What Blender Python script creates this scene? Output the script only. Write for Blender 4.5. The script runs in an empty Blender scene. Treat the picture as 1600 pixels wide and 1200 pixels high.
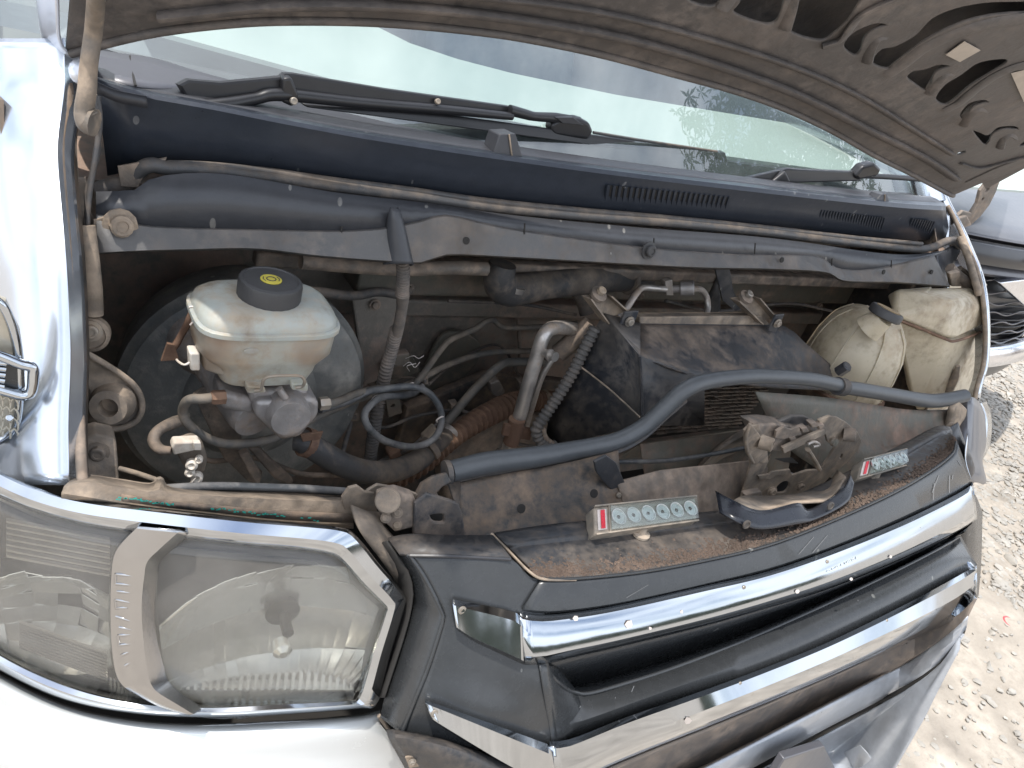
import bpy, bmesh, math, random
from mathutils import Vector, Matrix
R_ = math.radians
random.seed(7)
scn = bpy.context.scene
COL = scn.collection
# ------------------------------------------------------------------ camera
CAM = Vector((-.8334, -.4205, 1.4122)); FPX = 1230.
_yw, _pt, _rl = R_(39.056), R_(29.076), R_(18.4225)
FW = Vector((math.sin(_yw)*math.cos(_pt), math.cos(_yw)*math.cos(_pt), -math.sin(_pt)))
_r = Vector((math.cos(_yw), -math.sin(_yw), 0)); _u = _r.cross(FW)
RT = _r*math.cos(_rl) + _u*math.sin(_rl); UP = _u*math.cos(_rl) - _r*math.sin(_rl)
cd = bpy.data.cameras.new('camera'); cam = bpy.data.objects.new('camera', cd); COL.objects.link(cam)
M = Matrix((RT, UP, -FW)).transposed().to_4x4(); M.translation = CAM
cam.matrix_world = M; cd.sensor_width = 36; cd.lens = FPX*36/1600; cd.clip_start = .02; cd.clip_end = 3000
scn.camera = cam
# ------------------------------------------------------------------ light
SUNDIR = Vector((-.30, -.02, .95)).normalized()
w = bpy.data.worlds.new('World'); scn.world = w; w.use_nodes = True
nt = w.node_tree; nt.nodes.clear()
def nn(nt, t, **k):
    n = nt.nodes.new(t)
    for a, b in k.items():
        if a.startswith('i_'):
            key = a[2:]
            key = int(key) if key.isdigit() else key.replace('_', ' ')
            n.inputs[key].default_value = b
        else: setattr(n, a, b)
    return n
sky = nn(nt, 'ShaderNodeTexSky', sky_type='NISHITA', sun_disc=False)
sky.sun_elevation = math.asin(SUNDIR.z); sky.sun_rotation = math.atan2(SUNDIR.x, SUNDIR.y)
sky.dust_density = 2.5; sky.air_density = 1.1
tc = nn(nt, 'ShaderNodeTexCoord')
mp = nn(nt, 'ShaderNodeMapping'); mp.inputs['Scale'].default_value = (1, 1, 2.2)
cl = nn(nt, 'ShaderNodeTexNoise', i_Scale=2.3, i_Detail=7., i_Roughness=.58)
cr = nn(nt, 'ShaderNodeValToRGB'); cr.color_ramp.elements[0].position = .36; cr.color_ramp.elements[1].position = .56
mx = nn(nt, 'ShaderNodeMix', data_type='RGBA'); mx.inputs[7].default_value = (8.2, 8.7, 9.5, 1)
bg = nn(nt, 'ShaderNodeBackground', i_Strength=.15); wo = nn(nt, 'ShaderNodeOutputWorld')
L = nt.links.new
L(tc.outputs['Generated'], mp.inputs['Vector']); L(mp.outputs[0], cl.inputs['Vector']); L(cl.outputs['Fac'], cr.inputs[0])
L(cr.outputs[0], mx.inputs[0]); L(sky.outputs[0], mx.inputs[6]); L(mx.outputs[2], bg.inputs[0]); L(bg.outputs[0], wo.inputs[0])
sl = bpy.data.lights.new('sun', 'SUN'); sl.energy = 2.7; sl.angle = R_(.6); sl.color = (1, .95, .88)
so = bpy.data.objects.new('sun', sl); COL.objects.link(so)
so.rotation_euler = SUNDIR.to_track_quat('Z', 'Y').to_euler()
scn.view_settings.view_transform = 'Standard'; scn.view_settings.look = 'None'
scn.view_settings.exposure = 0.62; scn.view_settings.gamma = 1
scn.cycles.max_bounces = 10; scn.cycles.transparent_max_bounces = 16

# ------------------------------------------------------------------ materials
def mat(name, col, rough=.5, metal=0., dust=.4, dustcol=(.235, .165, .115), up=.35, scale=9., specks=0.,
        bump=.15, coat=0., sss=0., var=.25, drough=.9, spec=.5, speckcol=(.55, .55, .52), fine=60., wav=0., spot=None):
    m = bpy.data.materials.new(name); m.use_nodes = True; t = m.node_tree; t.nodes.clear(); L = t.links.new
    out = nn(t, 'ShaderNodeOutputMaterial'); bs = nn(t, 'ShaderNodeBsdfPrincipled'); L(bs.outputs[0], out.inputs[0])
    tc = nn(t, 'ShaderNodeTexCoord')
    n1 = nn(t, 'ShaderNodeTexNoise', i_Scale=scale, i_Detail=6., i_Roughness=.62); L(tc.outputs['Object'], n1.inputs['Vector'])
    n2 = nn(t, 'ShaderNodeTexNoise', i_Scale=fine, i_Detail=5., i_Roughness=.65); L(tc.outputs['Object'], n2.inputs['Vector'])
    ge = nn(t, 'ShaderNodeNewGeometry'); sx = nn(t, 'ShaderNodeSeparateXYZ'); L(ge.outputs['Normal'], sx.inputs[0])
    # dust = dust + up*max(nz,0) + (noise-.5)*k
    def ma(op, a, b=None, c=None, clamp=False):
        n = nn(t, 'ShaderNodeMath', operation=op, use_clamp=clamp)
        for i, v in enumerate((a, b, c)):
            if v is None: continue
            if isinstance(v, (int, float)): n.inputs[i].default_value = v
            else: L(v, n.inputs[i])
        return n.outputs[0]
    nz = ma('MAXIMUM', sx.outputs[2], 0.)
    f = ma('MULTIPLY_ADD', nz, up, dust - .5*3.0 - .5*2.2)
    f = ma('MULTIPLY_ADD', n1.outputs['Fac'], 3.0, f)
    f = ma('MULTIPLY_ADD', n2.outputs['Fac'], 2.2, f)
    f = ma('MULTIPLY', f, 1. if dust > 0 else 0., None, True)
    f = ma('MINIMUM', f, .93)
    v = ma('MULTIPLY_ADD', n2.outputs['Fac'], var*2, 1-var)
    hs = nn(t, 'ShaderNodeMix', data_type='RGBA', blend_type='MULTIPLY'); hs.inputs[0].default_value = 1.
    hs.inputs[6].default_value = (*col, 1); cc = nn(t, 'ShaderNodeCombineColor')
    for i in range(3): L(v, cc.inputs[i])
    L(cc.outputs[0], hs.inputs[7])
    base = hs.outputs[2]
    if spot:   # second stain colour on large noise
        n4 = nn(t, 'ShaderNodeTexNoise', i_Scale=spot[2], i_Detail=3.); L(tc.outputs['Object'], n4.inputs['Vector'])
        f4 = ma('MULTIPLY_ADD', n4.outputs['Fac'], 6., -6.*spot[1], True)
        m4 = nn(t, 'ShaderNodeMix', data_type='RGBA'); L(f4, m4.inputs[0]); L(base, m4.inputs[6]); m4.inputs[7].default_value = (*spot[0], 1)
        base = m4.outputs[2]
    dc = nn(t, 'ShaderNodeMix', data_type='RGBA'); dc.inputs[6].default_value = tuple(c*.55 for c in dustcol)+(1,); dc.inputs[7].default_value = tuple(c*1.3 for c in dustcol)+(1,)
    n3 = nn(t, 'ShaderNodeTexNoise', i_Scale=scale*2.7, i_Detail=4.); L(tc.outputs['Object'], n3.inputs['Vector'])
    L(ma('MULTIPLY_ADD', n3.outputs['Fac'], 3., -1., True), dc.inputs[0])
    m1 = nn(t, 'ShaderNodeMix', data_type='RGBA'); L(f, m1.inputs[0]); L(base, m1.inputs[6]); L(dc.outputs[2], m1.inputs[7])
    colr = m1.outputs[2]
    if specks:
        vo = nn(t, 'ShaderNodeTexVoronoi', i_Scale=75., i_Randomness=1.); mpv = nn(t, 'ShaderNodeMapping')
        mpv.inputs['Scale'].default_value = (1., 1., .45); L(tc.outputs['Object'], mpv.inputs[0]); L(mpv.outputs[0], vo.inputs['Vector'])
        sv = nn(t, 'ShaderNodeSeparateColor'); L(vo.outputs['Color'], sv.inputs[0])
        rad = ma('MULTIPLY', ma('POWER', sv.outputs[0], 2.), .26)
        a = ma('LESS_THAN', vo.outputs['Distance'], rad); b = ma('GREATER_THAN', sv.outputs[1], 1-specks*.32)
        a = ma('MULTIPLY', a, b); a = ma('MULTIPLY', a, ma('MULTIPLY_ADD', n2.outputs['Fac'], 1.6, -.3, True))
        m2 = nn(t, 'ShaderNodeMix', data_type='RGBA'); L(a, m2.inputs[0]); L(colr, m2.inputs[6]); m2.inputs[7].default_value = (*speckcol, 1)
        colr = m2.outputs[2]
    L(colr, bs.inputs['Base Color'])
    r = ma('MULTIPLY_ADD', f, drough-rough, rough)
    r = ma('MULTIPLY_ADD', n2.outputs['Fac'], .12, ma('SUBTRACT', r, .06)); L(r, bs.inputs['Roughness'])
    if metal: L(ma('MULTIPLY', ma('SUBTRACT', 1., f), metal), bs.inputs['Metallic'])
    bs.inputs['Specular IOR Level'].default_value = spec
    bs.inputs['Coat Weight'].default_value = coat; bs.inputs['Coat Roughness'].default_value = .06
    if sss:
        bs.inputs['Subsurface Weight'].default_value = sss; bs.inputs['Subsurface Radius'].default_value = (.03, .025, .015); bs.inputs['Subsurface Scale'].default_value = .5
    if bump:
        bu = nn(t, 'ShaderNodeBump', i_Strength=bump, i_Distance=.004)
        h = ma('MULTIPLY_ADD', n1.outputs['Fac'], .6, n2.outputs['Fac']); h = ma('MULTIPLY_ADD', f, .35, h)
        L(h, bu.inputs['Height']); L(bu.outputs[0], bs.inputs['Normal'])
    return m
def glassmat(name, tint, refl=1.0, haze=0., hazecol=(.8, .8, .78), ior=1.5, rough=.01):
    m = bpy.data.materials.new(name); m.use_nodes = True; t = m.node_tree; t.nodes.clear(); L = t.links.new
    out = nn(t, 'ShaderNodeOutputMaterial'); tr = nn(t, 'ShaderNodeBsdfTransparent'); tr.inputs[0].default_value = (*tint, 1)
    gl = nn(t, 'ShaderNodeBsdfGlossy', i_Roughness=rough); di = nn(t, 'ShaderNodeBsdfDiffuse'); di.inputs[0].default_value = (*hazecol, 1)
    m1 = nn(t, 'ShaderNodeMixShader'); m2 = nn(t, 'ShaderNodeMixShader')
    tc = nn(t, 'ShaderNodeTexCoord'); n = nn(t, 'ShaderNodeTexNoise', i_Scale=14., i_Detail=6.); L(tc.outputs['Object'], n.inputs[0])
    mm = nn(t, 'ShaderNodeMath', operation='MULTIPLY', i_1=haze*2, use_clamp=True); L(n.outputs['Fac'], mm.inputs[0]); L(mm.outputs[0], m1.inputs[0])
    L(tr.outputs[0], m1.inputs[1]); L(di.outputs[0], m1.inputs[2])
    R0 = ((ior-1)/(ior+1))**2*refl; ge = nn(t, 'ShaderNodeNewGeometry'); dt = nn(t, 'ShaderNodeVectorMath', operation='DOT_PRODUCT'); L(ge.outputs['Incoming'], dt.inputs[0]); L(ge.outputs['Normal'], dt.inputs[1])
    ab = nn(t, 'ShaderNodeMath', operation='ABSOLUTE'); L(dt.outputs['Value'], ab.inputs[0]); om = nn(t, 'ShaderNodeMath', operation='SUBTRACT', i_0=1.); L(ab.outputs[0], om.inputs[1])
    pw = nn(t, 'ShaderNodeMath', operation='POWER', i_1=5.); L(om.outputs[0], pw.inputs[0]); mf = nn(t, 'ShaderNodeMath', operation='MULTIPLY_ADD', i_1=1-R0, i_2=R0, use_clamp=True); L(pw.outputs[0], mf.inputs[0])
    L(mf.outputs[0], m2.inputs[0]); L(m1.outputs[0], m2.inputs[1]); L(gl.outputs[0], m2.inputs[2]); L(m2.outputs[0], out.inputs[0])
    return m
DUST = (.24, .17, .12); TAN = (.33, .25, .175)
MT = dict(
 silver=mat('silver_paint', (.58, .62, .68), .22, .85, dust=-.6, up=.1, bump=.0, coat=.4, var=.04),
 hoodout=mat('silver_bonnet_paint', (.55, .57, .62), .3, .4, dust=-.1, up=.1, bump=.0, coat=.7, var=.03),
 hoodin=mat('dusty_bonnet_underside', (.092, .082, .076), .6, .0, dust=.28, up=.0, dustcol=(.165, .138, .12), bump=.3, var=.35, scale=5.),
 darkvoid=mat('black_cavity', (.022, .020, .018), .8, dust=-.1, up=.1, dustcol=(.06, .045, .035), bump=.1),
 cowl=mat('black_cowl_plastic', (.030, .036, .048), .30, dust=-.12, up=.1, dustcol=(.085, .082, .08), specks=.8, bump=.10, scale=4., speckcol=(.22, .22, .22)),
 cowlgrey=mat('faded_cowl_plastic', (.032, .033, .038), .42, dust=-.1, up=.05, dustcol=(.11, .10, .09), bump=.12),
 guard=mat('dusty_guard_plastic', (.045, .047, .053), .38, dust=-.05, up=.15, dustcol=(.125, .11, .098), specks=.9, bump=.15, scale=7., speckcol=(.28, .27, .25)),
 guardlip=mat('guard_flange_plastic', (.10, .097, .095), .5, dust=.15, up=.15, dustcol=(.17, .145, .125), specks=.3, bump=.2, scale=8., speckcol=(.28, .27, .25)),
 traydark=mat('black_tray_plastic', (.016, .018, .024), .28, dust=-.25, up=.2, dustcol=(.14, .12, .10), bump=.05),
 boxtop=mat('dusty_casing_top', (.045, .046, .050), .45, dust=.12, up=.25, dustcol=(.20, .155, .12), bump=.2, scale=7.),
 hose=mat('smooth_grey_rubber', (.075, .080, .085), .42, dust=-.22, up=.35, dustcol=(.17, .15, .13), bump=.08, scale=7.),
 caplabel=mat('faded_cap_label', (.30, .21, .11), .6, dust=.0, up=.2, dustcol=(.22, .16, .12), bump=.1),
 letters=mat('raised_letters', (.33, .325, .32), .5, 1., dust=-.3, bump=0.),
 rubber=mat('dusty_rubber', (.045, .044, .045), .6, dust=.15, up=.35, dustcol=(.17, .135, .105), bump=.15),
 seal=mat('rubber_seal', (.060, .060, .062), .5, dust=.02, up=.6, dustcol=(.155, .125, .10), bump=.2, scale=14.),
 fire=mat('firewall_paint', (.185, .165, .14), .55, dust=.28, up=.3, dustcol=(.31, .215, .165), bump=.3, scale=5., var=.4),
 beam=mat('crossbeam_paint', (.12, .112, .09), .55, dust=.1, up=.3, dustcol=(.24, .165, .125), bump=.25),
 booster=mat('booster_black', (.16, .165, .16), .40, dust=.25, up=.3, dustcol=(.31, .29, .255), specks=.8, bump=.3, scale=9., speckcol=(.5, .5, .45)),
 resv=mat('reservoir_plastic', (.38, .40, .37), .30, dust=.08, up=.15, dustcol=(.36, .29, .21), sss=.3, bump=.03, var=.08, spot=((.30, .235, .17), .58, 9.)),
 resvlow=mat('reservoir_lower_plastic', (.40, .40, .35), .4, dust=.12, up=.1, dustcol=(.33, .245, .165), sss=.3, bump=.05, var=.1, spot=((.26, .165, .105), .50, 8.)),
 tank=mat('cream_tank_plastic', (.50, .43, .315), .36, dust=.14, up=.12, dustcol=(.29, .225, .155), sss=.25, bump=.08, var=.14, scale=9.),
 tan=mat('dusty_steel', (.16, .14, .12), .55, .3, dust=.55, up=.3, dustcol=(.30, .235, .175), bump=.25, scale=16.),
 tan2=mat('dusty_bracket', (.13, .115, .10), .5, .2, dust=.45, up=.3, dustcol=(.28, .215, .165), bump=.25, scale=16.),
 brown=mat('dusty_black_panel', (.045, .044, .043), .5, dust=.30, up=.3, dustcol=(.215, .155, .11), bump=.2, scale=6.),
 cast=mat('cast_alloy', (.36, .34, .33), .5, .6, dust=.28, up=.2, dustcol=(.25, .19, .145), bump=.3, scale=18.),
 alu=mat('alloy_pipe', (.48, .45, .42), .38, .8, dust=.12, up=.2, dustcol=(.30, .22, .155), bump=.12, scale=16.),
 white=mat('white_connector', (.68, .62, .54), .5, dust=.1, up=.1, dustcol=(.45, .34, .24), bump=.1),
 rust=mat('rusty_conduit', (.12, .068, .045), .8, dust=.3, up=.4, dustcol=(.21, .125, .08), bump=.25),
 conduit=mat('grey_conduit', (.10, .095, .09), .6, dust=.3, up=.2, dustcol=(.24, .195, .16), bump=.15),
 pipe=mat('brake_pipe', (.10, .10, .095), .5, dust=.25, up=.4, dustcol=(.22, .18, .14), bump=.1),
 cable=mat('grey_cable', (.05, .055, .06), .45, dust=.15, up=.4, dustcol=(.2, .19, .18), bump=.1),
 box=mat('cooler_box_black', (.040, .043, .050), .30, dust=.06, up=.5, dustcol=(.15, .132, .115), specks=.3, bump=.12, scale=6., speckcol=(.3, .3, .27)),
 grille=mat('gloss_black_grille', (.034, .036, .038), .27, dust=.0, up=.2, dustcol=(.075, .074, .068), specks=.4, bump=.06, scale=4., speckcol=(.27, .27, .25)),
 cover=mat('grille_cover_black', (.034, .035, .038), .34, dust=.10, up=.12, dustcol=(.12, .098, .08), specks=.2, bump=.15, scale=7., fine=90.),
 dirt=mat('caked_dirt', (.11, .078, .06), .95, dust=.3, up=.1, dustcol=(.15, .108, .082), bump=.6, fine=150.),
 chrome=mat('chrome', (.50, .53, .565), .09, 1., dust=-.45, up=.1, specks=.06, bump=.0, var=.10, speckcol=(.35, .32, .25), dustcol=(.3, .28, .26), fine=25.),
 chromedust=mat('dusty_chrome', (.43, .43, .435), .20, 1., dust=-.3, up=.05, dustcol=(.30, .27, .24), bump=.05, scale=14., var=.08),
 blade=mat('wiper_black', (.016, .016, .018), .35, dust=-.25, up=.05, bump=.03),
 bolt=mat('dusty_bolt', (.34, .31, .27), .45, .7, dust=.25, up=.2, dustcol=TAN, bump=.1),
 cap=mat('cap_black', (.045, .044, .045), .5, dust=-.15, up=.62, dustcol=(.16, .125, .10), bump=.15),
 yellow=mat('yellow_print', (.50, .42, .06), .6, dust=-.1, up=.1, dustcol=(.28, .2, .1)),
 ledbody=mat('led_housing', (.18, .165, .14), .5, .2, dust=.35, up=.2, dustcol=(.38, .31, .24), bump=.1),
 ledface=mat('led_face', (.30, .28, .24), .4, dust=.1, up=.1, dustcol=(.30, .25, .20), bump=.0),
 reflect=mat('led_reflector', (.62, .62, .60), .35, .8, dust=-.2, bump=0., up=0., dustcol=(.3, .27, .24)),
 red=mat('red_print', (.65, .03, .05), .5, dust=-.4), label=mat('pale_label', (.62, .55, .5), .5, dust=-.2),
 lampin=mat('lamp_bezel', (.34, .335, .33), .35, .5, dust=.0, up=.0, dustcol=(.3, .28, .255), bump=.03),
 lampref=mat('lamp_reflector', (.92, .93, .93), .24, .82, dust=-.35, up=0., dustcol=(.5, .46, .4), bump=0., var=.05),
 lampdark=mat('lamp_dark_glass', (.06, .06, .055), .2, .5, dust=-.3),
 orange=mat('teal_marks', (.02, .45, .36), .6, dust=-.3),
 dash=mat('pale_dash_cover', (.44, .49, .46), .9, dust=-.3, bump=.0, var=.05), inter=mat('cab_trim', (.24, .26, .29), .9, dust=-.2, bump=0.),
 frit=mat('black_frit', (.012, .012, .014), .3, dust=-.2, bump=0.),
 tyre=mat('tyre_rubber', (.02, .02, .02), .8, dust=.1, dustcol=(.2, .16, .12)),
 carpaint=mat('grey_car_paint', (.10, .10, .112), .38, .2, dust=-.2, up=.15, dustcol=(.3, .28, .26), coat=.25, bump=0., var=.02),
 carchrome=mat('satin_chrome', (.75, .76, .8), .15, 1., dust=-.3, bump=0.),
 carblack=mat('car_black_trim', (.02, .021, .026), .3, dust=-.2, bump=0., dustcol=(.2, .2, .2)),
 tape=mat('sticker', (.42, .36, .30), .6, dust=.0, up=0., dustcol=(.3, .24, .19), bump=.05),
 redplastic=mat('faded_red_plastic', (.62, .10, .11), .5, dust=-.2),
 sidelens=mat('clear_lens_plastic', (.50, .46, .38), .22, .3, dust=-.05, up=.0, dustcol=(.45, .38, .3), bump=.05),
 bumper=mat('white_bumper_paint', (.66, .68, .68), .25, .15, dust=-.35, up=.1, bump=.0, coat=.8, var=.02),
 lowbump=mat('grey_lower_bumper', (.38, .40, .43), .3, .2, dust=.0, up=.2, dustcol=(.35, .28, .22), coat=.3, bump=.05),
 shadepanel=mat('dusty_air_dam', (.14, .125, .115), .6, dust=.35, up=.2, dustcol=(.27, .215, .17), bump=.1),
 scratch=mat('pale_scratches', (.22, .22, .22), .6, dust=-.3), etch=mat('etched_lettering', (.45, .49, .50), .5, dust=-.4, bump=0.),
)
MT['glass'] = glassmat('windscreen_glass', (.84, .91, .89), 1.0, .07, (.62, .72, .70), 2.5)
MT['lens'] = glassmat('headlamp_lens', (.93, .92, .88), 1.0, .17, (.40, .39, .38), 1.5)
MT['ledglass'] = glassmat('led_lens', (.9, .95, .95), 1., .10, (.55, .52, .46), 1.5)

# ------------------------------------------------------------------ placing helpers
def ray(u, v): return FW + RT*((u-800)/FPX) + UP*((600-v)/FPX)
def V(p):
    """(u, v, y) = the point seen there on the plane y; (u, v, 'z'|'x'|'d', val); Vector = itself"""
    if isinstance(p, Vector): return p.copy()
    d = ray(p[0], p[1])
    if len(p) == 3: t = (p[2]-CAM.y)/d.y
    elif p[2] == 'z': t = (p[3]-CAM.z)/d.z
    elif p[2] == 'x': t = (p[3]-CAM.x)/d.x
    else: t = p[3]
    return CAM + d*t
def on(u, v, f, t0=.3, t1=2.6):
    """first crossing of f(p)=0 along the line of sight"""
    d = ray(u, v); pa = f(CAM+d*t0); n = 90; t = t0; best = (abs(pa), t0)
    for i in range(1, n+1):
        tb = t0+(t1-t0)*i/n; pb = f(CAM+d*tb)
        if abs(pb) < best[0]: best = (abs(pb), tb)
        if pa*pb <= 0:
            lo, hi = t, tb
            for _ in range(30):
                m = (lo+hi)/2
                if f(CAM+d*m)*pa > 0: lo = m
                else: hi = m
            return CAM+d*lo
        pa = pb; t = tb
    return CAM+d*best[1]
def plane(u, v, p0, n):
    d = ray(u, v); return CAM + d*((p0-CAM).dot(n)/d.dot(n))
def crom(P, n, closed=False):
    P = [V(p) for p in P]; out = []; m = len(P)
    if m < 3 and not closed:
        return [P[0].lerp(P[-1], i/n) for i in range(n+1)]
    seg = m if closed else m-1
    per = max(1, round(n/seg))
    for i in range(seg):
        if closed: a, b, c, d = P[(i-1) % m], P[i], P[(i+1) % m], P[(i+2) % m]
        else:
            b, c = P[i], P[i+1]; a = P[i-1] if i else b*2-c; d = P[i+2] if i+2 < m else c*2-b
        for k in range(per):
            t = k/per; t2 = t*t; t3 = t2*t
            out.append(.5*((2*b)+(c-a)*t+(2*a-5*b+4*c-d)*t2+(3*b-a-3*c+d)*t3))
    if not closed: out.append(P[-1].copy())
    return out
def link(name, me, m, parent, smooth=35, label=None):
    me.name = name
    o = bpy.data.objects.new(name, me); COL.objects.link(o)
    if m is not None:
        me.materials.append(MT[m] if isinstance(m, str) else m)
    if parent is not None: o.parent = parent
    if smooth:
        for p in me.polygons: p.use_smooth = True
        if smooth < 180: me.set_sharp_from_angle(angle=R_(smooth))
    if label: o['label'] = label
    return o
def raw(name, vs, fs, m, parent, smooth=35, bevel=0, solid=0, label=None, off=0, seg=2):
    me = bpy.data.meshes.new(name); me.from_pydata([tuple(V(p)) for p in vs], [], fs); me.validate(); me.update()
    bm = bmesh.new(); bm.from_mesh(me)
    lo = [v for v in bm.verts if not v.link_faces]
    if lo: bmesh.ops.delete(bm, geom=lo, context='VERTS')
    if not solid: bmesh.ops.recalc_face_normals(bm, faces=bm.faces)
    bm.to_mesh(me); bm.free()
    o = link(name, me, m, parent, smooth, label)
    if solid:
        s = o.modifiers.new('s', 'SOLIDIFY'); s.thickness = solid; s.offset = off
    if bevel:
        b = o.modifiers.new('b', 'BEVEL'); b.width = bevel; b.segments = seg; b.limit_method = 'ANGLE'; b.angle_limit = R_(30)
    return o
def tube(name, pts, r, m, parent, n=24, seg=10, ribs=0, depth=.25, closed=False, flat=1., label=None, caps=True, smoothpath=True):
    """swept tube; r = number or list of radii along pts"""
    if smoothpath: P = crom(pts, n, closed)
    else: P = [V(p) for p in pts]
    if ribs:
        # resample finely by arc length
        Ls = [0]
        for a, b in zip(P, P[1:]): Ls.append(Ls[-1]+(b-a).length)
        tot = Ls[-1]; N = ribs*4; Q = []; j = 0
        for i in range(N+1):
            s = tot*i/N
            while j < len(Ls)-2 and Ls[j+1] < s: j += 1
            Q.append(P[j].lerp(P[j+1], (s-Ls[j])/max(1e-9, Ls[j+1]-Ls[j])))
        P = Q
    K = len(P); vs = []; fs = []
    T = []
    for i in range(K):
        a = P[(i-1) % K] if (closed or i) else P[0]; b = P[(i+1) % K] if (closed or i < K-1) else P[-1]
        T.append((b-a).normalized())
    N = T[0].orthogonal().normalized()
    if abs(T[0].z) < .9: N = (Vector((0, 0, 1)) - T[0]*T[0].z).normalized()
    for i in range(K):
        N = (N - T[i]*N.dot(T[i])).normalized(); B = T[i].cross(N)
        if isinstance(r, (list, tuple)):
            x = i/(K-1)*(len(r)-1); k = min(int(x), len(r)-2); rr = r[k]+(r[k+1]-r[k])*(x-k)
        else: rr = r
        if ribs and i % 4 in (0, 3): rr *= 1-depth
        for j in range(seg):
            a = 2*math.pi*j/seg; vs.append(P[i]+(N*math.cos(a)*flat+B*math.sin(a))*rr)
    for i in range(K if closed else K-1):
        for j in range(seg):
            a = i*seg+j; b = i*seg+(j+1) % seg; c = ((i+1) % K)*seg+(j+1) % seg; d = ((i+1) % K)*seg+j
            fs.append((a, b, c, d))
    if caps and not closed: fs.append(tuple(range(seg-1, -1, -1))); fs.append(tuple((K-1)*seg+j for j in range(seg)))
    return raw(name, vs, fs, m, parent, 50 if not ribs else 25, label=label)
def loft(name, rows, m, parent, nu=30, nv=0, thick=.002, smooth=40, label=None, off=0, closed=False, bevel=0, lin=False):
    """sheet through rows of points (each row any number of points, splined to nu); nv>0 splines across the rows too"""
    G = []
    for r in rows:
        if lin: G.append([V(p) for p in r])
        else:
            P = crom(r, 240, closed)
            if closed: P = P+[P[0]]
            Ls = [0]
            for a, b in zip(P, P[1:]): Ls.append(Ls[-1]+(b-a).length)
            Q = []; j = 0
            for i in range(nu+1):
                s = Ls[-1]*i/nu
                while j < len(Ls)-2 and Ls[j+1] < s: j += 1
                Q.append(P[j].lerp(P[j+1], (s-Ls[j])/max(1e-9, Ls[j+1]-Ls[j])))
            G.append(Q)
    if nv:
        cols = [crom([g[i] for g in G], nv) for i in range(len(G[0]))]
        G = [[c[k] for c in cols] for k in range(len(cols[0]))]
    W = len(G[0]); vs = [p for g in G for p in g]; fs = []
    for k in range(len(G)-1):
        for i in range(W-1): fs.append((k*W+i, k*W+i+1, (k+1)*W+i+1, (k+1)*W+i))
    return raw(name, vs, fs, m, parent, smooth, solid=thick, label=label, off=off, bevel=bevel)
def basis(P):
    n = Vector()
    for a, b in zip(P, P[1:]+P[:1]): n += Vector(((a.y-b.y)*(a.z+b.z), (a.z-b.z)*(a.x+b.x), (a.x-b.x)*(a.y+b.y)))
    n.normalize(); c = sum(P, Vector())/len(P)
    if n.dot(CAM-c) < 0: n = -n
    x = (P[1]-P[0]); x = (x-n*x.dot(n)).normalized(); y = n.cross(x)
    return c, x, y, n
DG = []
def plate(name, pts, thick, m, parent, holes=(), bevel=.0006, round_=False, label=None, push=0., circ=()):
    """flat plate of real thickness with its front face through the outline; holes are outlines, circ = (centre, radius)"""
    P = [V(p) for p in pts]; c, x, y, n = basis(P)
    cu = bpy.data.curves.new(name, 'CURVE'); cu.dimensions = '2D'; cu.fill_mode = 'BOTH'
    cu.extrude = max(1e-5, thick/2-bevel); cu.bevel_depth = bevel; cu.bevel_resolution = 1
    def add(Q, rnd):
        Q = [(q-n*(q-c).dot(n)) for q in Q]
        if rnd: Q = crom(Q, len(Q)*6, True)
        s = cu.splines.new('POLY'); s.points.add(len(Q)-1); s.use_cyclic_u = True
        for k, q in enumerate(Q): s.points[k].co = ((q-c).dot(x), (q-c).dot(y), 0, 1)
    add(P, round_)
    for h in holes: add([V(q) for q in h], True)
    for (cc, rr) in circ:
        cc = V(cc); add([cc+x*rr*math.cos(a)+y*rr*math.sin(a) for a in [2*math.pi*k/20 for k in range(20)]], False)
    o = bpy.data.objects.new(name, cu)
    COL.objects.link(o); dg = bpy.context.evaluated_depsgraph_get(); dg.update()
    me = bpy.data.meshes.new_from_object(o.evaluated_get(dg)); COL.objects.unlink(o); bpy.data.objects.remove(o)
    mw = Matrix((x, y, n)).transposed().to_4x4(); mw.translation = c-n*(thick/2-push)
    me.transform(mw); me.materials.clear()
    return link(name, me, m, parent, 30, label)
def lathe(name, prof, c, axis, m, parent, seg=40, label=None, squash=None, rib=0, ribd=0., smooth=35):
    """prof = [(radius, height)]"""
    c = V(c); a = Vector(axis).normalized(); x = a.orthogonal().normalized()
    if abs(a.x) < .9: x = (Vector((1, 0, 0))-a*a.x).normalized()
    y = a.cross(x); vs = []; fs = []
    for (r, h) in prof:
        for j in range(seg):
            t = 2*math.pi*j/seg; rr = r*(1-(ribd if rib and j % rib == 0 else 0))
            q = x*math.cos(t)*rr+y*math.sin(t)*rr
            if squash: q = x*math.cos(t)*rr*squash[0]+y*math.sin(t)*rr*squash[1]
            vs.append(c+q+a*h)
    for i in range(len(prof)-1):
        for j in range(seg): fs.append((i*seg+j, i*seg+(j+1) % seg, (i+1)*seg+(j+1) % seg, (i+1)*seg+j))
    if prof[0][0] > 1e-4: fs.append(tuple(range(seg-1, -1, -1)))
    if prof[-1][0] > 1e-4: fs.append(tuple((len(prof)-1)*seg+j for j in range(seg)))
    o = raw(name, vs, fs, m, parent, smooth, label=label); return o
def bolt(c, r, parent, axis=None, m='bolt', name='bolt', washer=True):
    c = V(c); a = (CAM-c).normalized() if axis is None else Vector(axis)
    vs = []; fs = []
    prof = ([(r*1.5, 0), (r*1.5, r*.22), (r*1.02, r*.24)] if washer else [(r, 0)])
    o = lathe(name, prof+[(r, r*.25), (r, r*.9), (r*.8, r*1.05), (r*.55, r*1.05), (r*.5, r*.92)], c, a, m, parent, seg=12, smooth=30); return o
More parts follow.
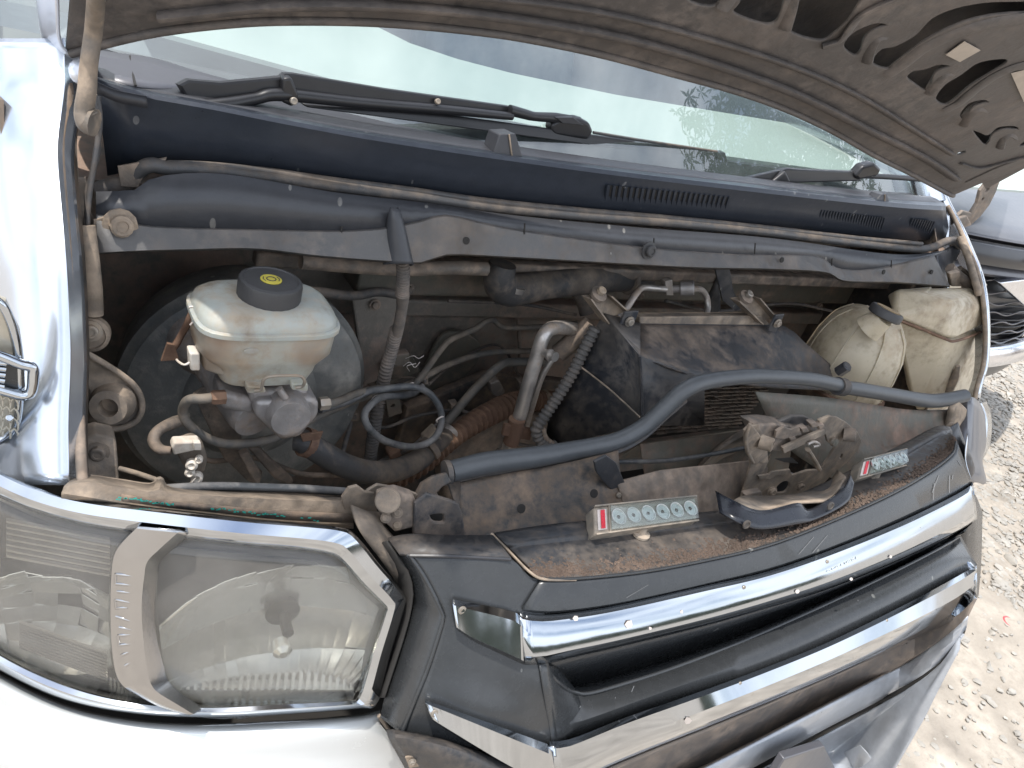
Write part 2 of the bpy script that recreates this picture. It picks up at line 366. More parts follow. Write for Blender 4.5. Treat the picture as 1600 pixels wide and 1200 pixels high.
def hull(name, pts, m, parent, bevel=.002, smooth=35, label=None, seg=3):
    bm = bmesh.new()
    for p in pts: bm.verts.new(V(p))
    r = bmesh.ops.convex_hull(bm, input=bm.verts)
    junk = [e for e in r['geom_interior'] if isinstance(e, bmesh.types.BMVert)]
    if junk: bmesh.ops.delete(bm, geom=junk, context='VERTS')
    bmesh.ops.dissolve_limit(bm, angle_limit=R_(4), verts=bm.verts, edges=bm.edges)
    bmesh.ops.recalc_face_normals(bm, faces=bm.faces)
    me = bpy.data.meshes.new(name); bm.to_mesh(me); bm.free()
    o = link(name, me, m, parent, smooth, label)
    if bevel:
        b = o.modifiers.new('b', 'BEVEL'); b.width = bevel; b.segments = seg; b.limit_method = 'ANGLE'; b.angle_limit = R_(20)
    return o
def slab(pts, back):
    """outline points plus the same points pushed by vector back: input for hull"""
    P = [V(p) for p in pts]; return P+[p+Vector(back) for p in P]
def empty(name, loc, label, cat, group=None):
    o = bpy.data.objects.new(name, None); COL.objects.link(o); o.location = loc; o['label'] = label; o['category'] = cat
    if group: o['group'] = group
    return o
def group_empty(name): return None
# ================================================================== THE PLACE: ground
def ground():
    me = bpy.data.meshes.new('ground'); S = 900
    # finely divided patch near the van, coarse to the horizon
    xs = [-S, -60, -12, -4] + [-2+i*.12 for i in range(80)] + [9, 20, 80, S]
    ys = [-S, -60, -12, -4] + [-2+i*.12 for i in range(60)] + [7, 20, 80, S]
    vs = []
    for y in ys:
        for x in xs:
            z = 0
            if -2 < x < 8 and -2 < y < 6: z = .018*math.sin(x*2.3+y*1.1)*math.sin(y*1.9-x*.7)+random.uniform(-.006, .006)
            vs.append((x, y, z))
    W = len(xs); fs = [(j*W+i, j*W+i+1, (j+1)*W+i+1, (j+1)*W+i) for j in range(len(ys)-1) for i in range(W-1)]
    me.from_pydata(vs, [], fs)
    m = mat('dry_earth', (.39, .345, .29), .95, dust=.3, up=.1, dustcol=(.44, .39, .33), bump=.9, scale=3., fine=38., var=.3)
    o = link('ground', me, m, None, 180); o['kind'] = 'structure'; return o
GND = ground()
def stones():
    ico = bmesh.new(); bmesh.ops.create_icosphere(ico, subdivisions=1, radius=1)
    bv = [v.co.copy() for v in ico.verts]; bf = [tuple(v.index for v in f.verts) for f in ico.faces]; ico.free()
    vs = []; fs = []; rnd = random.Random(3)
    def put(x, y, r):
        k = len(vs); a = rnd.uniform(0, 6.28); sx, sy, sz = r*rnd.uniform(.7, 1.5), r*rnd.uniform(.6, 1.1), r*rnd.uniform(.3, .7)
        ca, sa = math.cos(a), math.sin(a)
        z0 = .018*math.sin(x*2.3+y*1.1)*math.sin(y*1.9-x*.7)
        for v in bv:
            j = 1+rnd.uniform(-.22, .22); px, py, pz = v.x*sx*j, v.y*sy*j, v.z*sz*j
            vs.append((x+px*ca-py*sa, y+px*sa+py*ca, z0+sz*.35+pz))
        fs.extend([tuple(k+i for i in f) for f in bf])
    for i in range(15000):
        y = rnd.uniform(-1.2, 3.6); x = rnd.uniform(.85, 2.2+max(0, y+.6)*2.6)
        far = max(0, x-2.0); r = rnd.choice([.004, .005, .007, .009, .012]) * (1+.25*far)
        if rnd.random() < (.5 if x < 2.6 else .9): put(x, y, r)
    for i in range(11000):
        x = rnd.uniform(1.9, 4.6); y = rnd.uniform(.1, 2.6)
        put(x, y, rnd.choice([.006, .008, .010, .013, .017]))
    for i in range(300):
        y = rnd.uniform(-1., 3.); x = rnd.uniform(1., 5.5); put(x, y, rnd.uniform(.014, .030))
    me = bpy.data.meshes.new('gravel'); me.from_pydata(vs, [], fs)
    m = mat('pale_gravel', (.38, .36, .325), .9, dust=.1, up=.1, dustcol=(.43, .395, .345), bump=.4, scale=5., fine=30., var=.35)
    o = link('gravel', me, m, None, 40); o['kind'] = 'stuff'; o['label'] = 'loose pale gravel and stones on the dry ground'; o['category'] = 'gravel'
stones()
# faded red ring lying on the ground
rg = V((1578, 973, 'z', .012))
ring = tube('plastic_ring', [rg+Vector((.021*math.cos(a), .021*math.sin(a), .003*math.sin(a))) for a in [k*math.pi/8 for k in range(16)]], .0035, 'redplastic', None, n=32, seg=8, closed=True)
ring['label'] = 'small faded red plastic ring lying on the gravel'; ring['category'] = 'plastic ring'

# ================================================================== THE VAN
VAN = empty('van', (0, .9, 0), 'silver van with bonnet open, dusty engine bay and chrome barred grille', 'van')
VOFF = Vector((0, .9, 0))
class _P: pass
_link0 = link
def link(name, me, m, parent, smooth=35, label=None):
    # all meshes are made in world coordinates; store them relative to the thing they belong to
    if parent is not None:
        root = parent
        while root.parent is not None: root = root.parent
        if root.location.length > 0: me.transform(Matrix.Translation(-root.location))
    return _link0(name, me, m, parent, smooth, label)
# --- surfaces of the van's nose
def hl(x, z): return .03+.92*max(0, -.55-x)**1.6+.14*(z-.93)
def gr(x, z): return -.066+.2*x*x+3*max(0, abs(x)-.44)**2+.58*(max(z, .76)-.871)
def H(u, v, o=0): return on(u, v, lambda p: p.y-hl(p.x, p.z)-o)
def G(u, v, o=0): return on(u, v, lambda p: p.y-gr(p.x, p.z)-o)

# --- hidden structure: body sides, roof, floor, dash (what one sees past the glass and through the gaps)
def quad(name, pts, m, parent, thick=.004, label=None): return raw(name, pts, [(0, 1, 2, 3)], m, parent, 0, solid=thick, label=label)
X = Vector
# --- far side of the body, cab shell
body = loft('body_side', [[X((.93, .30, .35)), X((.94, .9, .35)), X((.94, 4.6, .35))], [X((.92, .34, .85)), X((.94, .9, .9)), X((.94, 4.6, .9))],
                   [X((.86, .46, 1.16)), X((.93, .9, 1.25)), X((.93, 4.6, 1.3))]], 'silver', VAN, nu=14, nv=10, thick=.004)
body2 = loft('body_side', [[X((-.93, .35, .35)), X((-.94, .9, .35)), X((-.94, 4.6, .35))], [X((-.93, .42, .85)), X((-.94, .9, .9)), X((-.94, 4.6, .9))],
                   [X((-.86, .50, 1.16)), X((-.93, .9, 1.25)), X((-.93, 4.6, 1.3))]], 'silver', VAN, nu=14, nv=10, thick=.004)
loft('roof', [[X((-.80, 1.35, 1.96)), X((0, 1.28, 2.02)), X((.80, 1.35, 1.96))], [X((-.82, 2.5, 2.0)), X((0, 2.5, 2.06)), X((.82, 2.5, 2.0))], [X((-.82, 4.6, 2.0)), X((0, 4.6, 2.06)), X((.82, 4.6, 2.0))]], 'silver', VAN, nu=12, nv=6, thick=.01)
quad('rear_panel', [(X((-.93, 4.6, .35))), X((.93, 4.6, .35)), X((.82, 4.6, 2.0)), X((-.82, 4.6, 2.0))], 'silver', VAN)
for s in (-1, 1):
    tube('windscreen_pillar', [X((.85*s, .50, 1.16)), X((.84*s, .9, 1.56)), X((.80*s, 1.37, 1.96))], .03, 'silver', VAN, n=8)
    sw = raw('side_window', [X((.93*s, .95, 1.27)), X((.93*s, 4.4, 1.3)), X((.83*s, 4.4, 1.95)), X((.82*s, 1.42, 1.93))], [(0, 1, 2, 3)], 'glass', VAN, 0)
    raw('door_frame', [X((.90*s, .62, 1.2)), X((.93*s, .95, 1.27)), X((.82*s, 1.42, 1.93)), X((.82*s, 1.30, 1.93))], [(0, 1, 2, 3)], 'inter', VAN, 0, solid=.01)
raw('cab_floor', [X((-.92, .75, .6)), X((.92, .75, .6)), X((.92, 4.5, .6)), X((-.92, 4.5, .6))], [(0, 1, 2, 3)], 'inter', VAN, 0, solid=.01)
for sx_ in (-.45, .45):
    s_ = hull('seat', slab([X((sx_-.26, 1.55, .75)), X((sx_+.26, 1.55, .75)), X((sx_+.24, 1.75, 1.45)), X((sx_-.24, 1.75, 1.45))], (0, .16, 0)), 'inter', VAN, bevel=.04)
# dash with pale cover
hull('dashboard', [X((-.84, .66, 1.06)), X((.84, .66, 1.06)), X((-.84, 1.02, 1.12)), X((.84, 1.02, 1.12)), X((-.84, 1.05, .8)), X((.84, 1.05, .8)), X((-.84, .68, .8)), X((.84, .68, .8))], 'inter', VAN, bevel=.02)
dcv = [(250, 54), (450, 108), (640, 162), (900, 212), (1130, 246), (1440, 288), (1600, 300), (1600, 262), (1440, 228), (1100, 173), (960, 150), (800, 117), (715, 95), (640, 70), (560, 30), (400, -30), (200, -20)]
raw('dash_cover', [(u, v, 'z', 1.172) for u, v in dcv], [tuple(range(len(dcv)))], 'dash', VAN, 0, solid=.006)
# windscreen, bowed forward in the middle
def ws(x, t, o=0):
    y = .452+.07*(x/.8)**2; z = 1.165
    return X((x*(1-.06*t), y+t*.72+o*.7, z+t*.70-o*.7))
WX = [-.82+1.64*i/16 for i in range(17)]
glass = raw('windscreen', [ws(x, t) for t in (0, .25, .5, .75, 1., 1.2) for x in WX], [(j*17+i, j*17+i+1, (j+1)*17+i+1, (j+1)*17+i) for j in range(5) for i in range(16)], 'glass', VAN, 180)
glass.data.polygons.foreach_set('use_smooth', [True]*len(glass.data.polygons))
raw('windscreen_border', [ws(x, t, .004) for t in (-.02, .035) for x in WX], [(i, i+1, 17+i+1, 17+i) for i in range(16)], 'frit', glass, 180)

# ------------------------------------------------------------------ firewall and floor of the bay
wall = raw('firewall', [X((-.86, .63, .30)), X((.90, .63, .30)), X((.90, .63, 1.14)), X((-.86, .63, 1.14))], [(0, 1, 2, 3)], 'fire', VAN, 0, solid=.004)
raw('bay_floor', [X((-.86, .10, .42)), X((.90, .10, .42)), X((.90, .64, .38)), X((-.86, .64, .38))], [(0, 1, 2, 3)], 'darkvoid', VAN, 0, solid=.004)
raw('bay_top_panel', [X((-.84, .42, 1.085)), X((.88, .42, 1.085)), X((.90, .635, 1.12)), X((-.86, .635, 1.12))], [(0, 1, 2, 3)], 'fire', VAN, 0, solid=.003)
raw('inner_wing', [X((-.855, .30, .42)), X((-.86, .64, .38)), X((-.86, .64, 1.14)), X((-.815, .40, 1.16)), X((-.82, .24, .98))], [(0, 1, 2, 3, 4)], 'brown', VAN, 0, solid=.003)
raw('inner_wing', [X((.76, .20, .60)), X((.84, .64, .38)), X((.86, .64, 1.14)), X((.80, .45, 1.14)), X((.78, .27, .95))], [(0, 1, 2, 3, 4)], 'brown', VAN, 0, solid=.003)
# pressings on the firewall
def bar(name, a, b, h, d, m, parent, bevel=.004):
    a, b = V(a), V(b); z = Vector((0, 0, h/2)); y = Vector((0, d, 0))
    return hull(name, [a+z, a-z, b+z, b-z, a+z+y, a-z+y, b+z+y, b-z+y], m, parent, bevel)
bar('crossbeam', (560, 440, .55), (1330, 462, .55), .045, .06, 'beam', wall)
bar('crossbeam', (600, 418, .50), (1450, 440, .50), .022, .10, 'tan2', wall)
bar('crossbeam', (480, 478, .60), (1330, 500, .60), .030, .03, 'fire', wall)
plate('bracket', [(553, 462, .52), (618, 462, .52), (622, 520, .52), (600, 590, .52), (572, 600, .52)], .012, 'fire', wall, bevel=.003)
plate('pressed_plate', [(690, 530, .60), (720, 522, .60), (745, 535, .60), (748, 558, .60), (725, 590, .60), (690, 622, .60), (668, 625, .60), (664, 590, .60)], .01, 'beam', wall, bevel=.004, round_=True)
plate('pressed_plate', [(600, 560, .57), (640, 552, .57), (655, 580, .57), (600, 605, .57), (590, 600, .57)], .008, 'beam', wall, bevel=.002)
plate('lower_panel', [(640, 640, .54), (760, 590, .54), (880, 600, .54), (900, 720, .54), (800, 800, .54), (600, 800, .54)], .02, 'brown', wall, bevel=.006)
hull('lower_step', slab([(690, 700, .42), (800, 640, .44), (860, 660, .44), (850, 760, .42), (700, 800, .40)], (0, .05, 0)), 'tan2', wall, bevel=.01, label='dusty brown step at the foot of the firewall')
tube('weld_seam', [(808, 480, .618), (812, 560, .618), (800, 590, .615)], .004, 'fire', wall, n=10)
tube('weld_seam', [(560, 600, .60), (650, 640, .6), (700, 640, .6), (720, 600, .6)], .006, 'fire', wall, n=12)
lathe('grommet', [(.022, 0), (.022, .006), (.014, .012), (0, .012)], (745, 600, .60), (0, -1, 0), 'rubber', wall, 20)
plate('small_clip_plate', [(602, 618, .5), (622, 612, .5), (628, 645, .5), (608, 652, .5)], .004, 'beam', wall, circ=[((614, 634, .5), .004)])
# wide duct behind the conduit
tube('heater_duct', [(786, 412, .44), (780, 436, .44), (795, 452, .45), (850, 446, .46), (930, 436, .48), (1010, 436, .5)], [.020, .024, .026, .022, .024, .02], 'rubber', VAN, n=30, seg=14)
tube('heater_duct', [(900, 450, .49), (912, 470, .49), (918, 490, .48)], .014, 'rubber', VAN, n=10)
plate('hanger_bracket', [(1118, 420, .42), (1140, 420, .42), (1146, 456, .42), (1160, 480, .42), (1150, 486, .42), (1130, 470, .42)], .004, 'box', VAN)
bar('hanger_bracket', (1117, 450, .46), (1119, 500, .46), .05, .01, 'box', VAN)

# ------------------------------------------------------------------ brake booster
bc = V((388, 614, .44))
bo = lathe('brake_booster', [(.10, -.11), (.146, -.085), (.158, -.03), (.159, -.004), (.152, .004), (.150, .010), (.140, .014), (.133, .017), (.128, .0185), (.085, .0195), (.080, .024), (.05, .030), (.0, .032)], bc, (-.05, -1, .10), 'booster', VAN, 72)
# ------------------------------------------------------------------ reservoir
def sbox(name, cx, cy, lv, m, parent, e=4., seg=56, label=None, rot=0.):
    vs = []; fs = []
    for (z, a, b, *off) in lv:
        ox, oy = off if off else (0, 0)
        for j in range(seg):
            t = 2*math.pi*j/seg; c, s = math.cos(t), math.sin(t)
            q = (abs(c)**e+abs(s)**e)**(-1/e); px, py = c*q*a, s*q*b
            vs.append(X((cx+ox+px*math.cos(rot)-py*math.sin(rot), cy+oy+px*math.sin(rot)+py*math.cos(rot), z)))
    for i in range(len(lv)-1):
        for j in range(seg): fs.append((i*seg+j, i*seg+(j+1) % seg, (i+1)*seg+(j+1) % seg, (i+1)*seg+j))
    fs.append(tuple(range(seg-1, -1, -1))); fs.append(tuple((len(lv)-1)*seg+j for j in range(seg)))
    return raw(name, vs, fs, m, parent, 45, label=label)
rcx, rcy = -.598, .285
zs = V((455, 526, .238)).z      # seam height
zt = V((420, 463, .285)).z + .001
def zz(k): return zs+(zt-zs)*k
res = sbox('brake_fluid_reservoir', rcx, rcy, [(zs, .069, .047), (zz(.25), .069, .047), (zz(.55), .066, .045), (zz(.82), .058, .040), (zz(.95), .046, .034), (zt, .028, .022)], 'resv', VAN)
sbox('seam', rcx, rcy, [(zs-.004, .070, .048), (zs-.003, .0722, .050), (zs+.0015, .0722, .050), (zs+.003, .070, .048)], 'resv', res)
sbox('lower_bowl', rcx, rcy, [(zs-.068, .030, .030, .002, 0), (zs-.064, .046, .038, .002, 0), (zs-.052, .051, .041, .002, 0), (zs-.045, .052, .042, .002, 0), (zs-.038, .060, .044), (zs-.030, .0675, .0465), (zs-.015, .0685, .047), (zs, .069, .047)], 'resvlow', res)
cc = V((420, 463, .285))
lathe('reservoir_cap', [(.029, -.004), (.0315, -.002), (.0315, .018), (.0305, .0205), (.027, .0215), (.0262, .0205), (.0, .0205)], cc+X((0, 0, -.002)), (0, 0, 1), 'cap', res, 48, rib=2, ribd=.012)
lathe('cap_emblem', [(.0105, 0), (.0105, .0006), (.0085, .0009), (.0, .0007)], cc+X((0, 0, .0188)), (0, 0, 1), 'yellow', res, 28)
tube('cap_ring_print', [cc+X((.0045*math.cos(a), .0045*math.sin(a), .0197)) for a in [k*math.pi/6 for k in range(12)]], .0006, 'cap', res, n=24, seg=6, closed=True)
for q in ((-.008, 0), (.008, 0)):
    tube('cap_side_print', [cc+X((q[0]*math.cos(a), .0075*math.sin(a)*1., .0197)) for a in (-.6, 0, .6)], .0005, 'cap', res, n=6, seg=6)
hull('level_sensor', slab([(314, 548, .27), (352, 556, .25), (355, 592, .25), (318, 580, .27)], (.0, .03, 0)), 'resvlow', res, bevel=.004)
hull('sensor_plug', slab([(296, 552, .265), (313, 552, .265), (313, 580, .265), (298, 580, .265)], (.0, .016, 0)), 'white', res, bevel=.002)
tube('sensor_wire', [(297, 566, .27), (288, 570, .27), (280, 566, .28), (276, 562, .29)], .0012, 'white', res, n=12, seg=6)
tube('taped_harness', [(303, 480, .30), (296, 500, .30), (285, 520, .31), (275, 538, .31), (266, 548, .31)], [.0035, .0042, .0036, .0040, .0038], 'rust', VAN, n=24, seg=8)
plate('tape_end', [(262, 538, .305), (272, 540, .305), (279, 562, .305), (253, 564, .305)], .004, 'rust', VAN)
for a, b in (((296, 480, .29), (306, 478, .29)), ((296, 480, .29), (306, 498, .29)), ((306, 478, .29), (302, 494, .29)), ((304, 500, .285), (297, 508, .285))):
    tube('wire_tie', [a, b], .0009, 'label', VAN, n=3, seg=6)
# wire clip under the reservoir
tube('wire_clip', [(398, 611, .232), (408, 608, .230), (412, 594, .228), (424, 588, .226), (452, 587, .226), (470, 588, .228), (476, 596, .228), (472, 604, .23), (462, 606, .232)], .0017, 'bolt', res, n=48, seg=8)
hull('mounting_lug', slab([(386, 603, .236), (414, 606, .234), (416, 614, .236), (386, 615, .238)], (0, .02, 0)), 'resvlow', res, bevel=.002)
hull('mounting_lug', slab([(456, 600, .236), (482, 600, .236), (482, 612, .238), (456, 610, .236)], (0, .02, 0)), 'resvlow', res, bevel=.002)
# ------------------------------------------------------------------ master cylinder
mc = hull('master_cylinder', slab([(400, 628, .25), (490, 622, .25), (500, 630, .25), (498, 650, .25), (470, 684, .25), (440, 690, .25), (398, 650, .25)], (0, .05, .0)), 'cast', VAN, bevel=.006)
lathe('cylinder_body', [(.024, 0), (.026, .01), (.026, .10), (.034, .12), (.034, .15)], (400, 655, .27), (-.25, 1, .15), 'cast', mc, 24)
lathe('end_boss', [(.021, 0), (.023, .006), (.023, .05)], (455, 655, .236), (0, 1, .0), 'cast', mc, 24)
hull('port_block', slab([(398, 625, .262), (345, 612, .262), (345, 640, .262), (398, 650, .262)], (0, .04, .0)), 'cast', mc, bevel=.006)
hull('upper_neck', slab([(390, 612, .26), (480, 606, .26), (484, 626, .26), (392, 632, .26)], (0, .05, 0)), 'cast', mc, bevel=.005)
tube('casting_rib', [(436, 607, .245), (446, 622, .243)], .004, 'cast', mc, n=4, seg=8)
lathe('port_nut', [(.0075, 0), (.0075, .012), (.006, .014)], (352, 620, .26), (-1, 0, 0), 'rust', mc, 6)
lathe('port_nut', [(.0075, 0), (.0075, .010), (.006, .012)], (499, 631, .262), (1, 0, .05), 'bolt', mc, 6)
# support straps behind
plate('strap', [(306, 618, .33), (338, 596, .33), (352, 620, .33), (378, 692, .33), (342, 695, .33)], .006, 'tan2', VAN, bevel=.002, label='flat dusty strap behind the master cylinder')
plate('strap', [(340, 690, .33), (372, 706, .33), (408, 740, .33), (404, 758, .33), (388, 750, .33), (352, 715, .33)], .006, 'tan2', VAN, bevel=.002)
hull('strap_end', slab([(386, 700, .31), (404, 700, .31), (446, 744, .31), (460, 752, .31), (455, 760, .31), (430, 750, .31)], (0, .01, 0)), 'tan2', VAN, bevel=.003)
hull('strap_end', slab([(374, 712, .30), (388, 706, .30), (409, 742, .30), (406, 760, .30), (396, 752, .30)], (0, .01, 0)), 'tan2', VAN, bevel=.002)
# pipes
tube('brake_pipe', [(345, 620, .26), (318, 623, .262), (295, 625, .27), (286, 640, .28), (292, 660, .28), (318, 682, .28), (350, 693, .28), (390, 692, .28), (430, 684, .28), (470, 664, .30), (520, 640, .34), (570, 620, .38), (640, 600, .43), (700, 570, .48), (760, 552, .53), (840, 548, .56)], .0052, 'pipe', VAN, n=120, seg=10)
tube('brake_pipe', [(505, 633, .262), (530, 626, .29), (560, 614, .33), (600, 606, .37), (640, 604, .40), (652, 596, .42), (690, 545, .48), (706, 530, .50), (740, 515, .53), (768, 500, .55), (790, 512, .56), (850, 510, .58), (900, 505, .6)], .0048, 'pipe', VAN, n=120, seg=10)
tube('brake_pipe', [(690, 670, .45), (740, 610, .47), (780, 572, .48), (800, 566, .49), (850, 566, .50)], .0075, 'pipe', VAN, n=50, seg=10)
tube('coiled_cable', [(500, 640, .3), (540, 628, .32), (575, 612, .34), (600, 608, .35), (640, 604, .35), (670, 614, .35), (688, 640, .34), (688, 668, .33), (672, 690, .32), (640, 698, .31), (600, 688, .30), (576, 668, .30), (570, 646, .31), (584, 628, .32), (600, 620, .34), (640, 616, .37), (660, 604, .39)], .0048, 'cable', VAN, n=150, seg=10)
tube('servo_vacuum_hose', [(460, 688, .28), (475, 690, .275), (500, 706, .27), (540, 728, .27), (580, 738, .28), (620, 734, .30), (655, 718, .33), (676, 698, .36), (700, 680, .40)], [.012, .0145, .0150, .0150, .0150, .0155, .0155, .0145, .013], 'rubber', VAN, n=80, seg=16)
lathe('hose_clamp', [(.0175, 0), (.0175, .010)], (474, 690, .275), (1, 0, -.45), 'rust', VAN, 24)
plate('clamp_ear', [(470, 680, .262), (504, 676, .262), (500, 686, .262), (474, 690, .262)], .003, 'rust', VAN)
# conduits
tube('ribbed_conduit', [(622, 372, .36), (628, 400, .36), (630, 430, .36), (628, 462, .37)], .0085, 'conduit', VAN, n=40, seg=14, ribs=22, depth=.24)
tube('taped_conduit', [(630, 458, .37), (628, 480, .38), (624, 505, .39), (620, 520, .40)], [.0085, .0075, .0075, .008], 'conduit', VAN, n=20, seg=12)
tube('ribbed_conduit', [(620, 514, .40), (612, 545, .41), (603, 580, .41), (596, 610, .41), (588, 650, .40), (582, 690, .40), (578, 725, .40)], .0095, 'conduit', VAN, n=60, seg=14, ribs=44, depth=.24)
tube('ribbed_hose', [(885, 628, .50), (850, 626, .48), (815, 628, .46), (788, 636, .44), (750, 655, .42), (715, 678, .40), (690, 700, .38), (660, 725, .36), (620, 745, .35), (595, 754, .35)], [.018, .018, .019, .02, .0205, .019, .0165, .015, .0165, .018], 'rust', VAN, n=90, seg=18, ribs=40, depth=.26)
hull('hose_clip', slab([(664, 690, .36), (684, 672, .36), (692, 690, .36), (672, 704, .36)], (0, .02, 0)), 'tan', VAN, bevel=.003)
hull('hose_clip', slab([(608, 712, .34), (625, 702, .34), (630, 716, .34), (612, 722, .34)], (0, .02, 0)), 'rust', VAN, bevel=.003)
hull('valve', slab([(766, 600, .46), (780, 594, .46), (790, 612, .46), (784, 622, .46), (770, 618, .46)], (0, .02, 0)), 'tan2', VAN, bevel=.003)
tube('breather_pipe', [(466, 453, .40), (500, 456, .41), (550, 462, .42), (590, 456, .42), (620, 460, .42)], .0062, 'rubber', VAN, n=40, seg=10)
for q in ([(630, 572, .46), (640, 566, .455), (648, 574, .45), (656, 566, .46)], [(634, 560, .46), (646, 556, .45), (654, 560, .455), (662, 556, .46)], [(640, 580, .46), (636, 572, .45), (650, 568, .455)]):
    tube('loose_wire', q, .0006, 'label', VAN, n=14, seg=5)
hull('wire_connector', slab([(614, 556, .47), (640, 552, .47), (640, 570, .47), (616, 574, .47)], (0, .015, 0)), 'beam', VAN, bevel=.002)
# alloy refrigerant pipes
tube('refrigerant_pipe', [(912, 522, .40), (890, 513, .385), (862, 513, .37), (848, 528, .36), (838, 560, .355), (826, 600, .35), (812, 650, .345), (804, 672, .345)], .0105, 'alu', VAN, n=60, seg=16)
tube('refrigerant_pipe', [(866, 556, .37), (846, 590, .37), (830, 640, .37), (822, 668, .37)], .005, 'alu', VAN, n=20, seg=10)
tube('rusty_union', [(808, 655, .34), (802, 680, .34), (798, 692, .34)], .0125, 'rust', VAN, n=10, seg=14)
plate('union_flange', [(790, 664, .335), (832, 672, .335), (828, 688, .335), (786, 680, .335)], .006, 'rust', VAN)
tube('lower_elbow', [(798, 690, .345), (792, 704, .35), (782, 710, .36)], .011, 'alu', VAN, n=10, seg=14)
tube('service_port', [(846, 550, .352), (856, 553, .340), (868, 558, .325)], [.0068, .0062, .0072], 'alu', VAN, n=10, seg=14)
lathe('port_ring', [(.0085, 0), (.0085, .003)], (858, 554, .335), V((870, 559, .322))-V((846, 550, .35)), 'alu', VAN, 16)
tube('black_hose', [(872, 553, .39), (896, 532, .385), (924, 506, .38)], .0145, 'tan2', VAN, n=10, seg=14)

# small fittings: bolts, clamps, connectors and looms
for (u, v, y) in ((586, 476, .515), (600, 570, .515), (700, 486, .62), (850, 486, .62), (760, 640, .53), (700, 612, .59), (1000, 462, .545), (1180, 470, .545), (1280, 478, .545), (640, 452, .545), (860, 700, .40), (720, 730, .40)):
    bolt((u, v, y), .006, wall, (0, -1, .1), 'tan2')
for (p, a, r, m_) in (((700, 680, .40), (.8, .35, .5), .0165, 'alu'), ((668, 704, .345), (.8, .3, .5), .0185, 'tan2'), ((846, 628, .478), (1, .1, 0), .021, 'tan'), ((792, 447, .45), (.2, 0, 1), .0275, 'alu'), ((980, 437, .49), (1, 0, .05), .0255, 'tan2')):
    lathe('hose_clamp', [(r*.9, 0), (r, .001), (r, .009), (r*.9, .010)], p, a, m_, VAN, 28)
for (p, w_, h_) in (((548, 648, .42), 13, 10), ((706, 634, .47), 12, 12), ((520, 735, .32), 16, 9), ((812, 598, .50), 10, 14), ((660, 592, .44), 9, 9)):
    u, v, y = p; c_ = hull('wire_connector', slab([(u, v, y), (u+w_, v-2, y), (u+w_+1, v+h_, y), (u+1, v+h_+1, y)], (0, .018, 0)), 'tan2', VAN, bevel=.0018)
    hull('connector_latch', slab([(u+w_*.3, v+h_*.2, y-.002), (u+w_*.7, v+h_*.15, y-.002), (u+w_*.7, v+h_*.7, y-.002), (u+w_*.3, v+h_*.75, y-.002)], (0, .003, 0)), 'conduit', c_, bevel=.0006)
for pts_, r_, m_ in (([(505, 560, .50), (530, 600, .46), (548, 650, .43), (540, 690, .40), (526, 736, .34)], .0034, 'conduit'), ([(566, 655, .43), (600, 668, .44), (650, 650, .46), (706, 640, .475)], .0028, 'rubber'),
    ([(720, 640, .475), (760, 660, .45), (800, 690, .42), (850, 700, .40)], .0030, 'conduit'), ([(598, 590, .5), (640, 590, .46), (668, 596, .445)], .0022, 'tan2'), ([(670, 600, .45), (720, 560, .56), (780, 540, .60), (818, 600, .51)], .0024, 'rubber'),
    ([(560, 740, .33), (600, 718, .35), (640, 700, .40), (690, 655, .45)], .0026, 'conduit'), ([(1040, 470, .50), (1120, 486, .50), (1230, 474, .52), (1300, 486, .5)], .0032, 'conduit'), ([(700, 470, .52), (820, 476, .52), (900, 492, .50)], .0030, 'rubber'),
    ([(280, 700, .40), (330, 720, .40), (400, 716, .38), (470, 740, .34), (540, 742, .33)], .0036, 'tan2')):
    tube('wiring_loom', pts_, r_, m_, VAN, n=40, seg=8)
for (u, v, y) in ((588, 622, .345), (688, 655, .335), (640, 603, .37)):
    tube('cable_tie', [V((u, v, y))+X((.0062*math.cos(a), .003*math.cos(a+1), .0062*math.sin(a))) for a in [k*math.pi/4 for k in range(8)]], .0012, 'label', VAN, n=16, seg=6, closed=True)
lathe('moulded_mark', [(.0045, 0), (.0045, .0006), (.0032, .0008), (0, .0004)], X((V((392, 547, .239)).x, .2375, V((392, 547, .239)).z)), (0, -1, 0), 'resv', res, 16, squash=(1.6, .7))
# ------------------------------------------------------------------ cooler box
A_ = (944, 493, .345); B_ = (998, 552, .215)
bx = raw('air_conditioning_unit', [
    (944, 490, .345), (1000, 506, .345), (1216, 508, .345), (1262, 540, .31), (1320, 590, .29),   # 0-4 rear edge
    (1000, 556, .245), (1100, 590, .225), (1200, 605, .23), (1300, 610, .26),                      # 5-8 front top edge
    (1004, 664, .235), (1100, 664, .235), (1200, 650, .25),                                       # 9-11 front bottom
    (850, 700, .33), (898, 566, .345), (860, 640, .34)],
    [(0, 1, 5), (5, 6, 10, 9), (0, 5, 9, 13), (13, 9, 12, 14)], 'box', VAN, 30, solid=.003)
loft('casing_top', [[(998, 506, .345), (1100, 507, .345), (1216, 508, .345), (1262, 540, .31), (1320, 590, .29)], [(1000, 530, .30), (1080, 548, .29), (1200, 556, .29), (1250, 570, .29), (1310, 598, .275)], [(1000, 556, .245), (1060, 580, .232), (1120, 594, .225), (1200, 605, .23), (1300, 610, .26)]], 'boxtop', bx, nu=24, nv=8, thick=.003, smooth=60)
tube('casing_hem', [(998, 507, .343), (1100, 508, .343), (1216, 509, .343)], .0016, 'cowlgrey', bx, n=8, seg=6)
tube('casing_edge', [(1000, 556, .244), (1002, 600, .240), (1004, 662, .234)], .0022, 'box', bx, n=8, seg=8)
loft('casing_corner', [[(944, 490, .345), (998, 506, .345)], [(960, 505, .325), (1000, 530, .30)], [(1000, 556, .245), (1001, 556, .245)]], 'boxtop', bx, nu=6, thick=.002)

